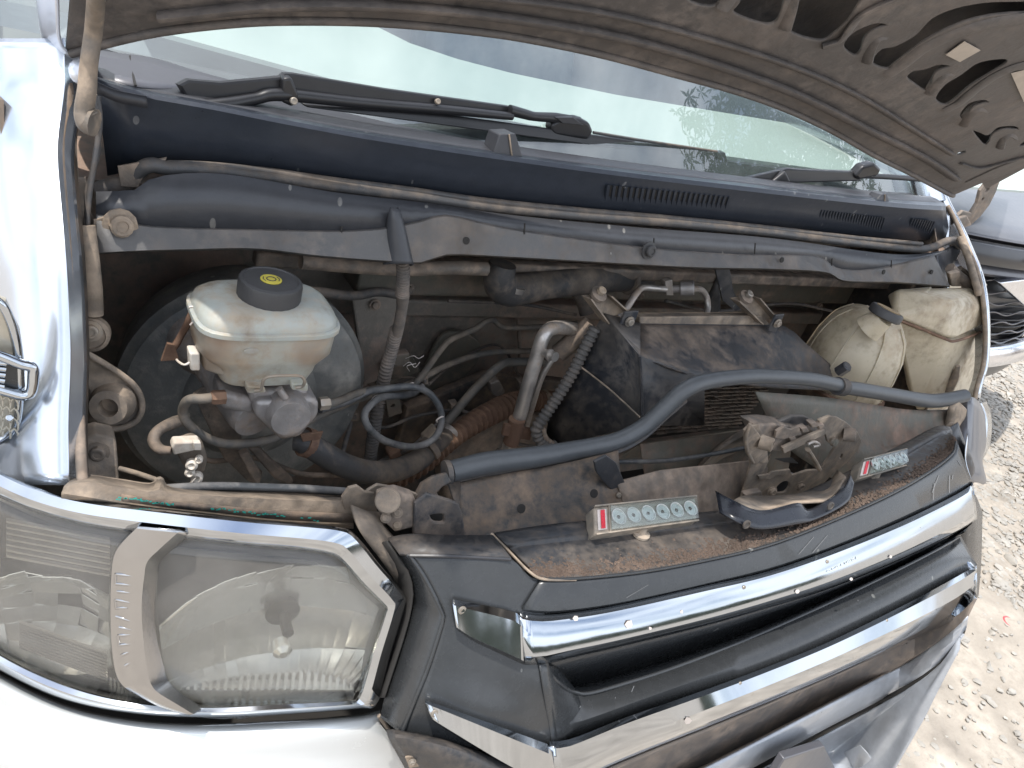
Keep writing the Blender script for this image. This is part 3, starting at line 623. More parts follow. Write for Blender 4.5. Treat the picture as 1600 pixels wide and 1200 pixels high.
bx['label'] = 'faceted black cooling unit casing with dusty top'
tube('moulded_ridge', [(898, 566, .340), (950, 606, .285), (1000, 652, .232)], .0014, 'tan', bx, n=8, seg=6)
# thin metal top rail behind the box
hull('top_rail', slab([(1000, 495, .345), (1190, 493, .345), (1205, 508, .343), (1000, 515, .343)], (0, .03, -.01)), 'tan', bx, bevel=.002)
# fins
nf = 12; fins = []
def joined_boxes(name, quads, back, m, parent, label=None, kind='stuff'):
    vs = []; fs = []
    for q in quads:
        P = [V(p) for p in q]; k = len(vs); P2 = [p+Vector(back) for p in P]; vs += P+P2
        fs += [(k, k+1, k+2, k+3), (k+7, k+6, k+5, k+4)]+[(k+i, k+4+i, k+4+(i+1) % 4, k+(i+1) % 4) for i in range(4)]
    o = raw(name, vs, fs, m, parent, 0, label=label)
    if kind: o['kind'] = kind
    return o
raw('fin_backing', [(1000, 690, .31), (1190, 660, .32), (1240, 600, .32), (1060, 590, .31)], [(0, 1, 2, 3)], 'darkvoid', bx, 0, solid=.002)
qs = []
for i in range(nf):
    t = i/(nf-1); a0 = 1092-t*82; v0 = 606+t*72; a1 = 1205-t*50; v1 = 604+t*62
    n_ = 9
    for k in range(n_):
        s0, s1 = k/n_, (k+1)/n_
        j0 = random.uniform(-.9, .9)
        qs.append([(a0+(a1-a0)*s0, v0+(v1-v0)*s0+j0, .292), (a0+(a1-a0)*s1, v0+(v1-v0)*s1+j0, .294), (a0+(a1-a0)*s1, v0+(v1-v0)*s1+j0+2.2, .294), (a0+(a1-a0)*s0, v0+(v1-v0)*s0+j0+2.2, .292)])
joined_boxes('cooling_fins', qs, (0, .012, 0), 'tan2', bx, label='dusty cooling fins under the casing')
raw('fin_frame', [(1000, 690, .285), (1190, 664, .295), (1186, 700, .29), (960, 714, .28)], [(0, 1, 2, 3)], 'beam', bx, 0, solid=.01)
# ribbed hose hugging its left side
tube('braided_hose', [(930, 512, .338), (913, 545, .336), (893, 585, .333), (870, 622, .330), (848, 654, .328), (838, 672, .326), (846, 690, .320), (868, 698, .312)], .0095, 'conduit', VAN, n=60, seg=14, ribs=30, depth=.22)
for k in range(3):
    tube('hose_coil', [(836+k*6, 664+k*3, .33-k*.004), (840+k*7, 682+k*2, .325-k*.004), (858+k*8, 696+k, .318-k*.004), (878+k*8, 702, .31)], .0042, 'tan2', VAN, n=16, seg=8)
# mounting brackets
def uch(name, base, wdir, h, m):  # folded bracket from three plates
    pass
for (q, bp) in ((((912, 462, .36), (944, 458, .36), (976, 487, .345), (940, 500, .345)), (933, 462, .352)), (((1143, 466, .36), (1175, 462, .36), (1206, 498, .345), (1180, 502, .345)), (1163, 466, .352))):
    br = plate('mounting_bracket', list(q), .004, 'tan', VAN)
    a, b, c, d = [V(x) for x in q]; up_ = X((0, -.018, .004))
    raw('bracket_flange', [a, d, d+up_, a+up_], [(0, 1, 2, 3)], 'tan', br, 0, solid=.002)
    raw('bracket_flange', [b, c, c+up_, b+up_], [(0, 1, 2, 3)], 'tan', br, 0, solid=.002)
    lathe('rubber_bush', [(.0125, 0), (.0125, .006), (.008, .008)], bp, (0, -.5, .86), 'tan2', br, 24)
    bolt(V(bp)+X((0, -.004, .008)), .0065, br, (0, -.5, .86), washer=False)
for q, s in (((981, 500, .325), 1), ((1212, 503, .325), .85)):
    p = V(q); w_ = .013*s
    tb = raw('tab', [p+X((-w_, 0, .014)), p+X((w_, 0, .016)), p+X((w_, 0, -.020)), p+X((-w_, 0, -.016))], [(0, 1, 2, 3)], 'box', bx, 0, solid=.004, bevel=.001)
    bolt(p+X((0, -.004, 0)), .0055, bx, (0, -1, 0))
# valve on top
tube('thin_alloy_pipe', [(968, 494, .40), (980, 480, .40), (992, 462, .41), (1003, 450, .42), (1020, 450, .42), (1040, 452, .42)], .0055, 'alu', VAN, n=40, seg=12)
tube('thin_alloy_pipe', [(1080, 452, .42), (1094, 452, .42), (1103, 462, .42), (1106, 478, .41), (1104, 492, .40)], .0055, 'alu', VAN, n=30, seg=12)
plate('valve_flange', [(1040, 440, .42), (1050, 438, .42), (1052, 461, .42), (1042, 461, .42)], .012, 'alu', VAN)
lathe('expansion_valve', [(.007, 0), (.007, .012), (.0125, .014), (.0125, .034), (.011, .036), (0, .036)], (1050, 451, .43), V((1082, 450, .41))-V((1050, 451, .43)), 'cast', VAN, 28, rib=2, ribd=.04)
lathe('screw_cap', [(.010, 0), (.010, .02), (.008, .022)], (1310, 581, .262), (0, -.5, 1), 'box', VAN, 14, rib=2, ribd=.08)
# ------------------------------------------------------------------ tanks on the far side
et = V((1345, 540, .31)); eb = V((1340, 600, .31)).z; etop = V((1365, 488, .31)).z
ec = X((V((1340, 545, .31)).x, .31, 0)); hh = etop-eb
rr = .086
exp_ = lathe('coolant_expansion_tank', [(rr*.93, 0), (rr*.99, hh*.12), (rr, hh*.34), (rr*.95, hh*.58), (rr*.80, hh*.80), (rr*.55, hh*.95), (rr*.28, hh*1.0), (0, hh*1.01)], X((ec.x, .31, eb)), (0, 0, 1), 'tank', VAN, 48)
for a in range(0, 360, 45):
    c_, s_ = math.cos(R_(a+12)), math.sin(R_(a+12))
    tube('moulding_rib', [X((ec.x+rr*k*c_, .31+rr*k*s_, eb+hh*h)) for k, h in ((.995, .10), (1.0, .34), (.955, .58), (.81, .80), (.56, .95))], .0013, 'tank', exp_, n=20, seg=6)
lathe('lower_flange', [(rr*1.0, -.004), (rr*1.06, -.002), (rr*1.06, .003), (rr*1.0, .005)], X((ec.x, .31, eb+.004)), (0, 0, 1), 'rust', exp_, 48)
k0 = V((1380, 496, .262))
tube('filler_neck', [k0+X((-.004, .012, -.03)), k0], [.026, .019], 'tank', exp_, n=3, seg=24)
lathe('tank_cap', [(.026, 0), (.029, .002), (.029, .013), (.027, .016), (0, .016)], k0, (.16, .02, .98), 'cap', exp_, 40, rib=2, ribd=.02)
lathe('tank_cap_label', [(.021, 0), (.021, .001), (0, .001)], k0+X((.16, .02, .98))*.0165, (.16, .02, .98), 'caplabel', exp_, 28)
# washer tank: upper shell, lower bowl
YW = .26
ws_ = hull('washer_tank', [(1384, 462, .36), (1400, 452, .34), (1478, 450, .36), (1516, 449, .33), (1534, 462, .30), (1544, 505, .28), (1490, 531, .245), (1478, 528, .245), (1395, 495, .30), (1484, 470, .265), (1528, 480, .27)], 'tank', VAN, bevel=.008, seg=4)
hull('tank_bowl', [(1398, 497, .31), (1480, 532, .252), (1493, 534, .252), (1541, 512, .285), (1512, 618, .26), (1470, 640, .24), (1432, 640, .25), (1416, 600, .28), (1420, 540, .30), (1480, 640, .34), (1520, 560, .36), (1430, 500, .38)], 'tank', ws_, bevel=.008, seg=4)
tube('tank_seam', [(1396, 497, .297), (1440, 514, .268), (1478, 530, .241), (1492, 533, .240), (1520, 524, .26), (1544, 512, .278)], .0028, 'rust', ws_, n=30, seg=8)
tube('tank_recess', [(1497, 572, .243), (1490, 592, .243), (1480, 615, .242), (1476, 628, .242)], [.004, .009, .009, .008], 'tan', ws_, n=12, seg=10, label='dusty hollow pressed in the tank face')
hull('tank_shoulder', [(1406, 452, .345), (1462, 446, .35), (1450, 456, .31), (1420, 462, .32), (1440, 474, .30)], 'tank', ws_, bevel=.005)
# clutter behind the tanks on the far wing
tube('wiring_bundle', [(1484, 418, .36), (1496, 430, .35), (1508, 440, .34), (1512, 455, .34)], .010, 'tan2', VAN, n=12, seg=10)
tube('wiring_bundle', [(1498, 420, .37), (1510, 430, .36), (1514, 448, .35)], .007, 'tan', VAN, n=12, seg=10)
hull('wing_bracket', slab([(1484, 428, .34), (1500, 424, .34), (1506, 448, .34), (1488, 448, .34)], (0, .01, 0)), 'tan', VAN, bevel=.002)
# far wing edge
RE = [(1470, 285), (1487, 322), (1502, 350), (1520, 390), (1536, 432), (1544, 480), (1546, 530), (1543, 570), (1534, 600), (1530, 622)]
RY = [.52, .47, .44, .38, .32, .27, .24, .21, .185, .17]
fr = [(u, v, y) for (u, v), y in zip(RE, RY)]
far = loft('wing_edge', [[V(p)+X((-.020, 0, -.004)) for p in fr], [V(p)+X((-.008, 0, .002)) for p in fr], [V(p)+X((.0, 0, 0)) for p in fr], [V(p)+X((.012, .004, -.010)) for p in fr], [V(p)+X((.022, .02, -.04)) for p in fr]], 'silver', VAN, nu=30, thick=.002, off=1)
tube('wing_seal', [V(p)+X((-.020, -.002, .0)) for p in fr[1:]], .0045, 'tan', VAN, n=30, seg=8)
tube('wing_flange', [(1500, 372, .40), (1512, 400, .36), (1524, 440, .31), (1530, 462, .29)], .007, 'tan', VAN, n=12, seg=8)
# far bonnet hinge
hg = plate('hinge_arm', [(1505, 331, .47), (1518, 334, .47), (1528, 318, .47), (1533, 298, .47), (1545, 283, .47), (1566, 272, .47), (1556, 300, .47), (1546, 320, .47), (1532, 338, .47), (1518, 350, .47), (1500, 358, .47), (1488, 357, .47), (1486, 348, .47)], .008, 'tan2', VAN, bevel=.002, circ=[((1543, 297, .47), .0075), ((1536, 311, .47), .0055)])
hull('hinge_foot', slab([(1486, 346, .46), (1512, 336, .46), (1520, 352, .46), (1494, 360, .46)], (0, .03, -.01)), 'tan2', hg, bevel=.004)

# ------------------------------------------------------------------ cowl
T = [(150, 124), (230, 146), (330, 164), (460, 190), (600, 215), (800, 245), (1000, 272), (1240, 300), (1400, 317), (1478, 322)]
B = [(168, 275), (235, 262), (335, 262), (450, 278), (600, 297), (790, 322), (1000, 345), (1210, 362), (1370, 378), (1484, 372)]
TY = [.40, .395, .39, .385, .38, .378, .380, .39, .41, .44]
cowl = loft('cowl_panel', [[(u-2, v-5, y+.012) for (u, v), y in zip(T, TY)], [(u, v, y) for (u, v), y in zip(T, TY)], [(u, v+7, y-.004) for (u, v), y in zip(T, TY)],
            [((u*.55+a*.45), (v*.55+b*.45), y+.008) for (u, v), (a, b), y in zip(T, B, TY)], [(a, b, y+.010) for (a, b), y in zip(B, TY)]], 'cowl', VAN, nu=60, thick=.003, smooth=25, off=1)
deck = loft('cowl_deck', [[V((u-2, v-4, y+.012))+X((0, 0, -.001)) for (u, v), y in zip(T, TY)], [V((u-2, v-4, y+.012))+X((0, .035, .000)) for (u, v), y in zip(T, TY)], [V((u-2, v-4, y+.012))+X((0, .065, -.012)) for (u, v), y in zip(T, TY)], [V((u-2, v-4, y+.012))+X((0, .12, .0)) for (u, v), y in zip(T, TY)]], 'cowlgrey', VAN, nu=40, nv=9, thick=.002, smooth=60)
def vent(q, n, m='cowl', dy=0):
    q = [V(x) for x in q]
    o = raw('vent_opening', [p+X((0, -.0012, .0004)) for p in q], [(0, 1, 2, 3)], 'darkvoid', cowl, 0, solid=.0008)
    qs = []
    for k in range(n+1):
        s0, s1 = (k-.22)/n, (k+.22)/n
        a, b = q[0].lerp(q[1], s0), q[0].lerp(q[1], s1); d, c = q[3].lerp(q[2], s0), q[3].lerp(q[2], s1)
        e = X((0, -.0045, .0015)); qs.append([a+e, b+e, c+e, d+e])
    joined_boxes('vent_slats', qs, (0, .0035, -.001), m, cowl)
vent([(948, 289, .3815), (1137, 308, .3885), (1126, 343, .4055), (942, 328, .3985)], 23)
vent([(1282, 328, .402), (1380, 340, .412), (1371, 369, .427), (1272, 358, .418)], 23)
vent([(1424, 341, .424), (1458, 346, .432), (1449, 366, .444), (1415, 361, .438)], 9)
# washer nozzles
for (q, s) in (([(770, 243), (781, 210), (806, 209), (817, 246)], 1), ([(1363, 321), (1377, 304), (1386, 303), (1393, 324)], .8)):
    y0 = .384 if s == 1 else .408
    P = [V((u, v, y0+(.006 if i in (1, 2) else 0))) for i, (u, v) in enumerate(q)]
    nz = hull('washer_nozzle', P+[p+X((0, .028*s, -.003)) for p in P], 'cowlgrey', cowl, bevel=.0015)
    tube('nozzle_rib', [P[1].lerp(P[2], .55)+X((0, -.001, 0)), P[0].lerp(P[3], .62)+X((0, -.001, 0))], .0011, 'tan', nz, n=3, seg=6)
# cowl end moulding on the near side, chalky wing behind
loft('cowl_end_strip', [[(148, 126, .388), (180, 140, .385), (229, 150, .382)], [(150, 145, .386), (185, 160, .383), (231, 169, .381)]], 'cowlgrey', VAN, nu=10, thick=.003)
loft('wing_top', [[(100, 70, .50), (170, 82, .50), (240, 92, .50), (300, 110, .505), (365, 128, .51)], [(100, 115, .45), (160, 124, .42), (215, 136, .41), (280, 140, .43), (330, 136, .47)]], 'carpaint', VAN, nu=16, nv=4, thick=.002)
tube('wing_joint', [(203, 88, .495), (206, 110, .455), (212, 134, .405)], .0012, 'darkvoid', VAN, n=8, seg=6)
# long rubber seal along the cowl foot
tube('cowl_seal', [(150, 300, .40), (172, 292, .40), (200, 286, .395), (216, 268, .39), (236, 258, .385), (262, 262, .385), (330, 266, .385), (420, 276, .385), (520, 290, .382), (640, 305, .38), (760, 322, .38), (900, 336, .38), (1050, 348, .382), (1200, 363, .388), (1340, 380, .395), (1440, 389, .402), (1484, 376, .41), (1500, 384, .405)], [.009, .008, .0075, .0072, .007, .0068, .0068, .007, .0075, .009], 'seal', VAN, n=170, seg=14)
tube('cowl_seal_lip', [(250, 256, .386), (330, 259, .386), (420, 268, .386), (520, 282, .384), (640, 297, .382), (760, 314, .382), (900, 328, .382), (1050, 341, .384), (1200, 356, .390), (1340, 372, .397), (1440, 381, .403)], .0042, 'seal', VAN, n=120, seg=10)
plate('seal_clip', [(186, 262, .384), (258, 249, .384), (252, 264, .384), (226, 270, .384), (215, 292, .384), (190, 290, .384)], .004, 'tan2', VAN, bevel=.001)
plate('seal_clip', [(643, 311, .376), (660, 313, .376), (659, 320, .376), (645, 318, .376)], .002, 'darkvoid', VAN)
# guard below the seal
G0 = [(150, 300), (215, 296), (245, 276), (350, 272), (520, 300), (660, 317), (800, 337), (1000, 356), (1200, 372), (1400, 398), (1480, 392)]
G1 = [(150, 335), (218, 352), (300, 357), (400, 359), (520, 361), (596, 357), (660, 345), (700, 337), (800, 358), (1000, 386), (1150, 398), (1270, 400), (1312, 420), (1370, 419), (1460, 399)]
G2 = [(152, 393), (220, 390), (300, 388), (400, 387), (500, 398), (605, 406), (660, 408), (700, 396), (800, 400), (1000, 412), (1100, 417), (1200, 419), (1288, 424), (1322, 438), (1400, 440), (1484, 446)]
guard = loft('cowl_guard', [[(u, v, .368) for u, v in G0], [(u, v, .364) for u, v in mixl(G0, G1[:1]+G1[1:], .0)] if False else [(u, v, .352) for u, v in G1]], 'guard', VAN, nu=90, thick=.003, smooth=22)
loft('guard_flange', [[(u, v, .352) for u, v in G1], [(u, v+3, .348) for u, v in G1], [(u, v, .333) for u, v in G2], [(u, v+2, .338) for u, v in G2]], 'guardlip', guard, nu=90, thick=.003, smooth=22)
# dome where the conduit passes
rows = []
for k in range(9):
    t = k/8; c0 = V((616+8*t, 324+76*t, .352-.008*t)); r = .004+.0125*t**.7*(1 if t < .9 else 1.06)
    rows.append([c0+X((r*math.cos(a)*-1, -r*1.15*math.sin(a), -.012*(1-math.sin(a))*t)) for a in [math.pi*i/12 for i in range(13)]])
loft('conduit_cover', rows, 'guard', guard, nu=16, nv=16, thick=.0025, smooth=60)
lathe('conduit_opening', [(.011, 0), (.011, .003), (0, .003)], V((624, 398, .345)), (0, -.5, -1), 'darkvoid', guard, 20)
bolt((1013, 391, .340), .0085, guard, (0, -1, .2), 'cap', 'push_clip')
bolt((187, 351, .346), .0105, guard, (0.1, -1, .2), 'tan', 'push_clip')
plate('end_tab', [(148, 345, .345), (172, 338, .345), (196, 336, .345), (214, 352, .345), (222, 388, .345), (150, 394, .345)], .003, 'tan', guard, bevel=.001)
for (u, v) in ((728, 376), (1221, 406), (1380, 425), (1455, 425)):
    lathe('clip_hole', [(.0045, 0), (.0045, .0016), (.003, .002), (0, .0012)], (u, v, .338), (0, -1, .3), 'darkvoid', guard, 14)
for (u, v) in ((534, 362), (820, 357), (1022, 380), (1180, 388), (1300, 412), (1393, 415)):
    tube('moulded_tick', [(u, v-8, .350), (u-1, v+9, .346)], .0012, 'darkvoid', guard, n=3, seg=6)
loft('guard_end', [[(1474, 392, .41), (1490, 384, .41), (1500, 392, .41)], [(1462, 402, .385), (1476, 410, .39), (1490, 412, .40)], [(1478, 440, .36), (1484, 446, .37), (1488, 430, .39)]], 'guard', guard, nu=8, nv=8, thick=.003)
tube('underseam', [(470, 408, .42), (560, 416, .42), (640, 420, .42), (700, 418, .42), (760, 420, .42)], .010, 'tan2', VAN, n=24, seg=8)
bar('cowl_support', (400, 408, .47), (1480, 450, .47), .02, .02, 'tan2', VAN)

# ------------------------------------------------------------------ wipers
wp = plate('wiper', [(284, 134, .415), (296, 129, .415), (345, 133, .42), (440, 124, .43), (447, 119, .43), (462, 120, .43), (600, 142, .45), (796, 170, .47), (800, 180, .47), (640, 162, .452), (450, 150, .43), (350, 160, .418), (300, 158, .412)], .010, 'blade', VAN, bevel=.003)
tube('wiper_link', [(300, 164, .41), (350, 163, .412), (400, 154, .42), (440, 148, .425), (560, 160, .44), (700, 172, .455), (800, 182, .465)], [.006, .007, .006, .007, .0065, .006, .005], 'blade', wp, n=40, seg=10)
hull('wiper_knuckle', slab([(442, 122, .42), (456, 121, .42), (468, 150, .42), (458, 168, .42), (440, 160, .42)], (0, .02, 0)), 'blade', wp, bevel=.003)
bolt((458, 158, .418), .004, wp, (0, -1, .3), 'bolt', washer=False)
bolt((683, 159, .452), .0035, wp, (0, -1, .5), 'bolt', washer=False)
tube('wiper_arm', [(796, 172, .468), (822, 179, .47), (835, 182, .47), (866, 184, .475), (905, 188, .478)], [.007, .0065, .006, .007, .005], 'blade', wp, n=20, seg=10)
hull('blade_clip', slab([(862, 194, .47), (872, 188, .47), (905, 184, .47), (922, 192, .47), (928, 206, .47), (920, 219, .47), (866, 212, .47), (860, 204, .47)], (0, .018, 0)), 'blade', wp, bevel=.006)
plate('clip_highlight', [(870, 184, .466), (895, 184, .466), (910, 195, .466), (880, 192, .466)], .004, 'cowlgrey', wp)
hull('wiper_blade', slab([(470, 160, .448), (700, 178, .462), (860, 200, .472), (1120, 238, .495), (1135, 247, .495), (1132, 254, .49), (1116, 250, .49), (860, 214, .468), (700, 196, .458), (480, 168, .444)], (0, .012, -.002)), 'blade', wp, bevel=.003)
tube('blade_edge', [(927, 207, .472), (1000, 219, .478), (1120, 237, .49)], .0022, 'rubber', wp, n=8, seg=6)
hull('blade_end', slab([(1120, 238, .488), (1134, 239, .488), (1138, 254, .488), (1120, 252, .488)], (0, .014, 0)), 'blade', wp, bevel=.002)
wq = plate('wiper', [(1150, 284, .44), (1232, 266, .45), (1250, 268, .45), (1340, 270, .47), (1342, 280, .47), (1240, 284, .45), (1195, 300, .44), (1165, 302, .436)], .010, 'blade', VAN, bevel=.003)
hull('wiper_knuckle', slab([(1228, 268, .44), (1236, 284, .44), (1206, 300, .44), (1190, 298, .44)], (0, .016, 0)), 'blade', wq, bevel=.003)
hull('blade_clip', slab([(1336, 276, .46), (1350, 260, .46), (1368, 255, .46), (1378, 264, .46), (1372, 276, .46), (1342, 282, .46)], (0, .02, 0)), 'blade', wq, bevel=.005)
tube('wiper_blade', [(1290, 272, .485), (1340, 274, .487), (1400, 277, .489), (1450, 281, .492)], .0055, 'cowlgrey', wq, n=14, seg=8)
tube('pivot_cover', [(1140, 292, .43), (1160, 288, .43)], .012, 'blade', VAN, n=6, seg=12)

# ------------------------------------------------------------------ bonnet, propped open
HP0 = X((0, .40, 1.22)); HA = R_(48); HN = X((0, math.sin(HA), math.cos(HA))); HD = X((0, -math.cos(HA), math.sin(HA)))
def HV(u, v, o=0):      # point on the bonnet's inner plane, o = towards the viewer
    return plane(u, v, HP0-HN*o, HN)
E1 = [(175, 66), (250, 50), (350, 38), (450, 33), (600, 36), (750, 50), (850, 66), (950, 88), (1050, 115), (1150, 143), (1230, 172), (1300, 205), (1370, 245), (1430, 275), (1480, 302)]
edgeL = [(102, 85), (93, 60), (90, 20), (88, -60), (70, -260)]
edgeR = [(1490, 305), (1530, 288), (1600, 262), (1720, 215), (1900, 130)]
P_in = [HV(*p) for p in [(105, 84)]+[(140, 74)]+E1+edgeR]
# the far and front border lies outside the picture: taken from the bonnet's real size
top = [HP0+X((x, 0, 0))+HD*t for x, t in ((.76, .52), (.60, .60), (.3, .64), (0, .65), (-.3, .64), (-.60, .60), (-.77, .52))]
holes = [[(1060, -60), (1072, 0), (1120, 10), (1128, -30), (1120, -70)],
 [(1160, -60), (1156, 0), (1146, 22), (1200, 40), (1222, 20), (1226, -40)],
 [(1243, -30), (1240, 20), (1233, 50), (1280, 65), (1306, 52), (1334, 22), (1350, -30)],
 [(1318, 76), (1334, 88), (1346, 80), (1352, 60), (1366, 48), (1388, 40), (1370, 36), (1340, 47), (1322, 62)],
 [(1362, 99), (1385, 109), (1402, 98), (1450, 62), (1520, 32), (1600, 22), (1680, 30), (1680, 0), (1600, 2), (1540, 4), (1490, 14), (1455, 30), (1430, 55), (1400, 72), (1376, 78)],
 [(1416, 122), (1430, 134), (1446, 143), (1456, 133), (1463, 114), (1486, 104), (1468, 101), (1446, 108), (1426, 112)],
 [(1461, 155), (1475, 165), (1492, 156), (1515, 136), (1545, 117), (1572, 100), (1570, 92), (1530, 98), (1500, 118), (1475, 134)],
 [(1499, 180), (1504, 188), (1513, 181), (1522, 168), (1546, 160), (1535, 156), (1512, 163)],
 [(1519, 204), (1528, 218), (1538, 227), (1546, 222), (1552, 210), (1570, 203), (1592, 203), (1586, 197), (1560, 199), (1544, 211), (1532, 207)],
 [(1592, 228), (1600, 229), (1625, 222), (1640, 200), (1610, 215)],
 [(1495, 240), (1508, 235), (1509, 239), (1497, 243)]]
def mir(): # the same openings mirrored to the near half, as far as the frame would show them
    out = []
    for h in holes[:4]:
        q = [HV(*p) for p in h]; out.append([X((-p.x*1.0-.02, p.y, p.z)) for p in q])
    return out
hood = plate('bonnet', P_in+top, .004, 'hoodin', VAN, holes=[[HV(*p) for p in h] for h in holes], bevel=.0015, label='brown dusty inner side of the raised bonnet')
# outer skin, behind the inner panel, rolled forward along the rim
rim = [HV(88, 150, -.012), HV(66, 110, -.02), HV(58, 40, -.02), HV(52, -120, -.02), HV(30, -300, -.02)]
inner_l = [HV(130, 80, .0), HV(104, 84, .0), HV(93, 60, .0), HV(90, -60, 0), HV(75, -260, 0)]
corner = [HV(150, 140, -.03), HV(100, 128, -.03), HV(75, 88, -.03), HV(60, 20, -.03), HV(54, -100, -.03), HV(50, -280, -.03)]
mid = [HV(150, 108, -.012), HV(112, 104, -.012), HV(86, 74, -.012), HV(76, 10, -.012), HV(72, -100, -.012), HV(66, -280, -.012)]
inn = [HV(150, 76, .002), HV(112, 84, .002), HV(94, 62, .002), HV(91, 5, .002), HV(88, -100, .002), HV(78, -280, .002)]
loft('bonnet_flange', [inn, mid, corner, [p+HN*.03+X((.01, 0, 0)) for p in corner]], 'hoodout', hood, nu=30, nv=12, thick=.002)
Ws = [-.735+1.515*i/14 for i in range(15)]
def skin(x, t): return HP0+X((x, 0, 0))+HD*t+HN*(.045+.02*math.sin(math.pi*min(1, t/.62))-.05*(x/.8)**4)
def tb(x): return .02+.13*(1-(x/.80)**2)   # trailing edge, notched forward in the middle
raw('bonnet_skin', [skin(x, tb(x)+(.62-tb(x))*k/6) for k in range(7) for x in Ws], [(j*15+i, j*15+i+1, (j+1)*15+i+1, (j+1)*15+i) for j in range(6) for i in range(14)], 'hoodout', hood, 180, solid=.002)
raw('bonnet_lining', [skin(x, tb(x)+(.62-tb(x))*k/6)-HN*.004 for k in range(7) for x in Ws], [(j*15+i, j*15+i+1, (j+1)*15+i+1, (j+1)*15+i) for j in range(6) for i in range(14)], 'hoodin', hood, 180)
# rolled trailing edge and pressed ribs
tube('hem', [HV(u, v, .002) for u, v in [(110, 84), (140, 76)]+E1+[(1490, 306)]], .004, 'hoodin', hood, n=120, seg=8, label='rust brown hem of the bonnet')
def hband(l, r, **k): tube('pressed_rib', [HV(u, v, .001) for u, v in l], r, 'hoodin', hood, n=len(l)*8, seg=12, flat=.36, **k)
hband([(250, 26), (450, 8), (650, 12), (850, 36), (1000, 66), (1150, 112), (1250, 150), (1350, 200), (1440, 245), (1490, 278)], .015)
hband([(600, -16), (800, 0), (950, 22), (1100, 60), (1240, 105), (1340, 150), (1430, 205), (1485, 240)], .010)
hband([(1284, 72), (1316, 60), (1346, 24), (1400, -2), (1470, -30)], .010)
hband([(1388, 116), (1412, 100), (1445, 75), (1500, 50), (1560, 34), (1640, 26), (1720, 30)], .010)
hband([(1478, 172), (1500, 160), (1524, 140), (1560, 116), (1600, 102), (1660, 100)], .010)
for l in ([(1226, 44), (1232, 20), (1238, -10), (1250, -50)], [(1128, 14), (1140, -5), (1148, -40)], [(1354, 96), (1358, 76), (1368, 56), (1384, 48)], [(1452, 146), (1462, 128), (1474, 112), (1490, 106)], [(1505, 195), (1514, 178), (1530, 165), (1545, 166)], [(1562, 230), (1566, 215), (1580, 206), (1592, 210)]):
    tube('pressed_tongue', [HV(u, v, .002-.010*i/3) for i, (u, v) in enumerate(l)], [.008, .0085, .009, .010], 'hoodin', hood, n=12, seg=10, flat=.5)
hband([(1500, 255), (1530, 262), (1580, 250), (1640, 235)], .006)
hband([(1510, 285), (1560, 262), (1620, 240)], .004)
plate('sticker', [HV(1478, 86, .0035), HV(1507, 65, .0035), HV(1532, 79, .0035), HV(1500, 97, .0035)], .0008, 'tape', hood, bevel=.0001)
plate('sticker', [HV(1580, 115, .0035), HV(1640, 100, .0035), HV(1650, 140, .0035), HV(1600, 160, .0035)], .0008, 'tape', hood, bevel=.0001)
tube('bonnet_stay', [HV(152, -40, .02), HV(150, 0, .02), HV(146, 50, .022), (139, 100, .345), (136, 140, .34), (132, 172, .34), (138, 188, .338), (148, 192, .335)], [.0068, .0068, .0070, .0070, .0075, .008, .011, .012], 'tan', VAN, n=60, seg=12)
hull('stay_shoe', slab([(112, 105, .37), (150, 100, .37), (152, 145, .37), (108, 130, .37)], (0, .03, 0)), 'hoodout', VAN, bevel=.01)

# ------------------------------------------------------------------ near wing and its channel
we = [(103, 60, .43), (104, 130, .40), (100, 170, .375), (93, 230, .345), (97, 300, .315), (106, 400, .27), (110, 470, .245), (113, 560, .215), (110, 660, .18), (112, 758, .145)]
def sh(l, du, dy, dz=0): return [(u+du, v+dz, y+dy) for u, v, y in l]
wing = loft('near_wing', [[V(p)+X((.012, .010, -.012)) for p in we], [V(p) for p in we], sh(we, -6, -.002), sh(we, -28, .000), sh(we, -62, .010), sh(we, -110, .035), sh(we, -190, .10)], 'silver', VAN, nu=40, nv=24, thick=.002, off=1)
loft('wing_inner_flange', [[(u+3, v, y+.004) for u, v, y in we[1:]], [(u+24, v, y+.03) for u, v, y in we[1:]]], 'brown', VAN, nu=30, thick=.003)
tube('channel_edge', [(116, 470, .26), (122, 600, .22), (126, 700, .17), (130, 762, .13)], .0045, 'tan2', VAN, n=20, seg=8)
# side lamp with bright surround
sl_ = plate('side_marker_lamp', [(-60, 455, .20), (2, 476, .200), (22, 520, .200), (30, 575, .20), (29, 640, .20), (20, 670, .20), (-5, 690, .20), (-60, 690, .2)], .010, 'sidelens', VAN, bevel=.004)
for p in sl_.data.vertices: pass
tube('lamp_surround', [(-60, 538, .190), (-10, 552, .190), (30, 568, .190), (50, 574, .190), (52, 590, .190), (49, 612, .190), (36, 618, .190), (10, 612, .190), (-50, 594, .19)], .0042, 'chrome', sl_, n=70, seg=10)
plate('lamp_badge', [(-60, 548, .193), (-10, 560, .193), (36, 576, .193), (38, 604, .193), (30, 610, .193), (-50, 588, .193)], .003, 'grille', sl_)
for k in range(5): tube('badge_rib', [(2+k*0-8, 566+k*9, .190), (10-k, 568+k*9, .190)], .0022, 'chrome', sl_, n=3, seg=8)
for k in range(4):
    for j in range(3):
        tube('lens_facet', [(-8+j*12, 622+k*16+j*3, .192), (-2+j*12, 616+k*16+j*3, .192), (4+j*12, 624+k*16+j*3, .192), (4+j*12, 634+k*16+j*3, .192)], .0008, 'sidelens', sl_, n=6, seg=6)
bolt((15, 653, .190), .0028, sl_, washer=False, m='chrome')
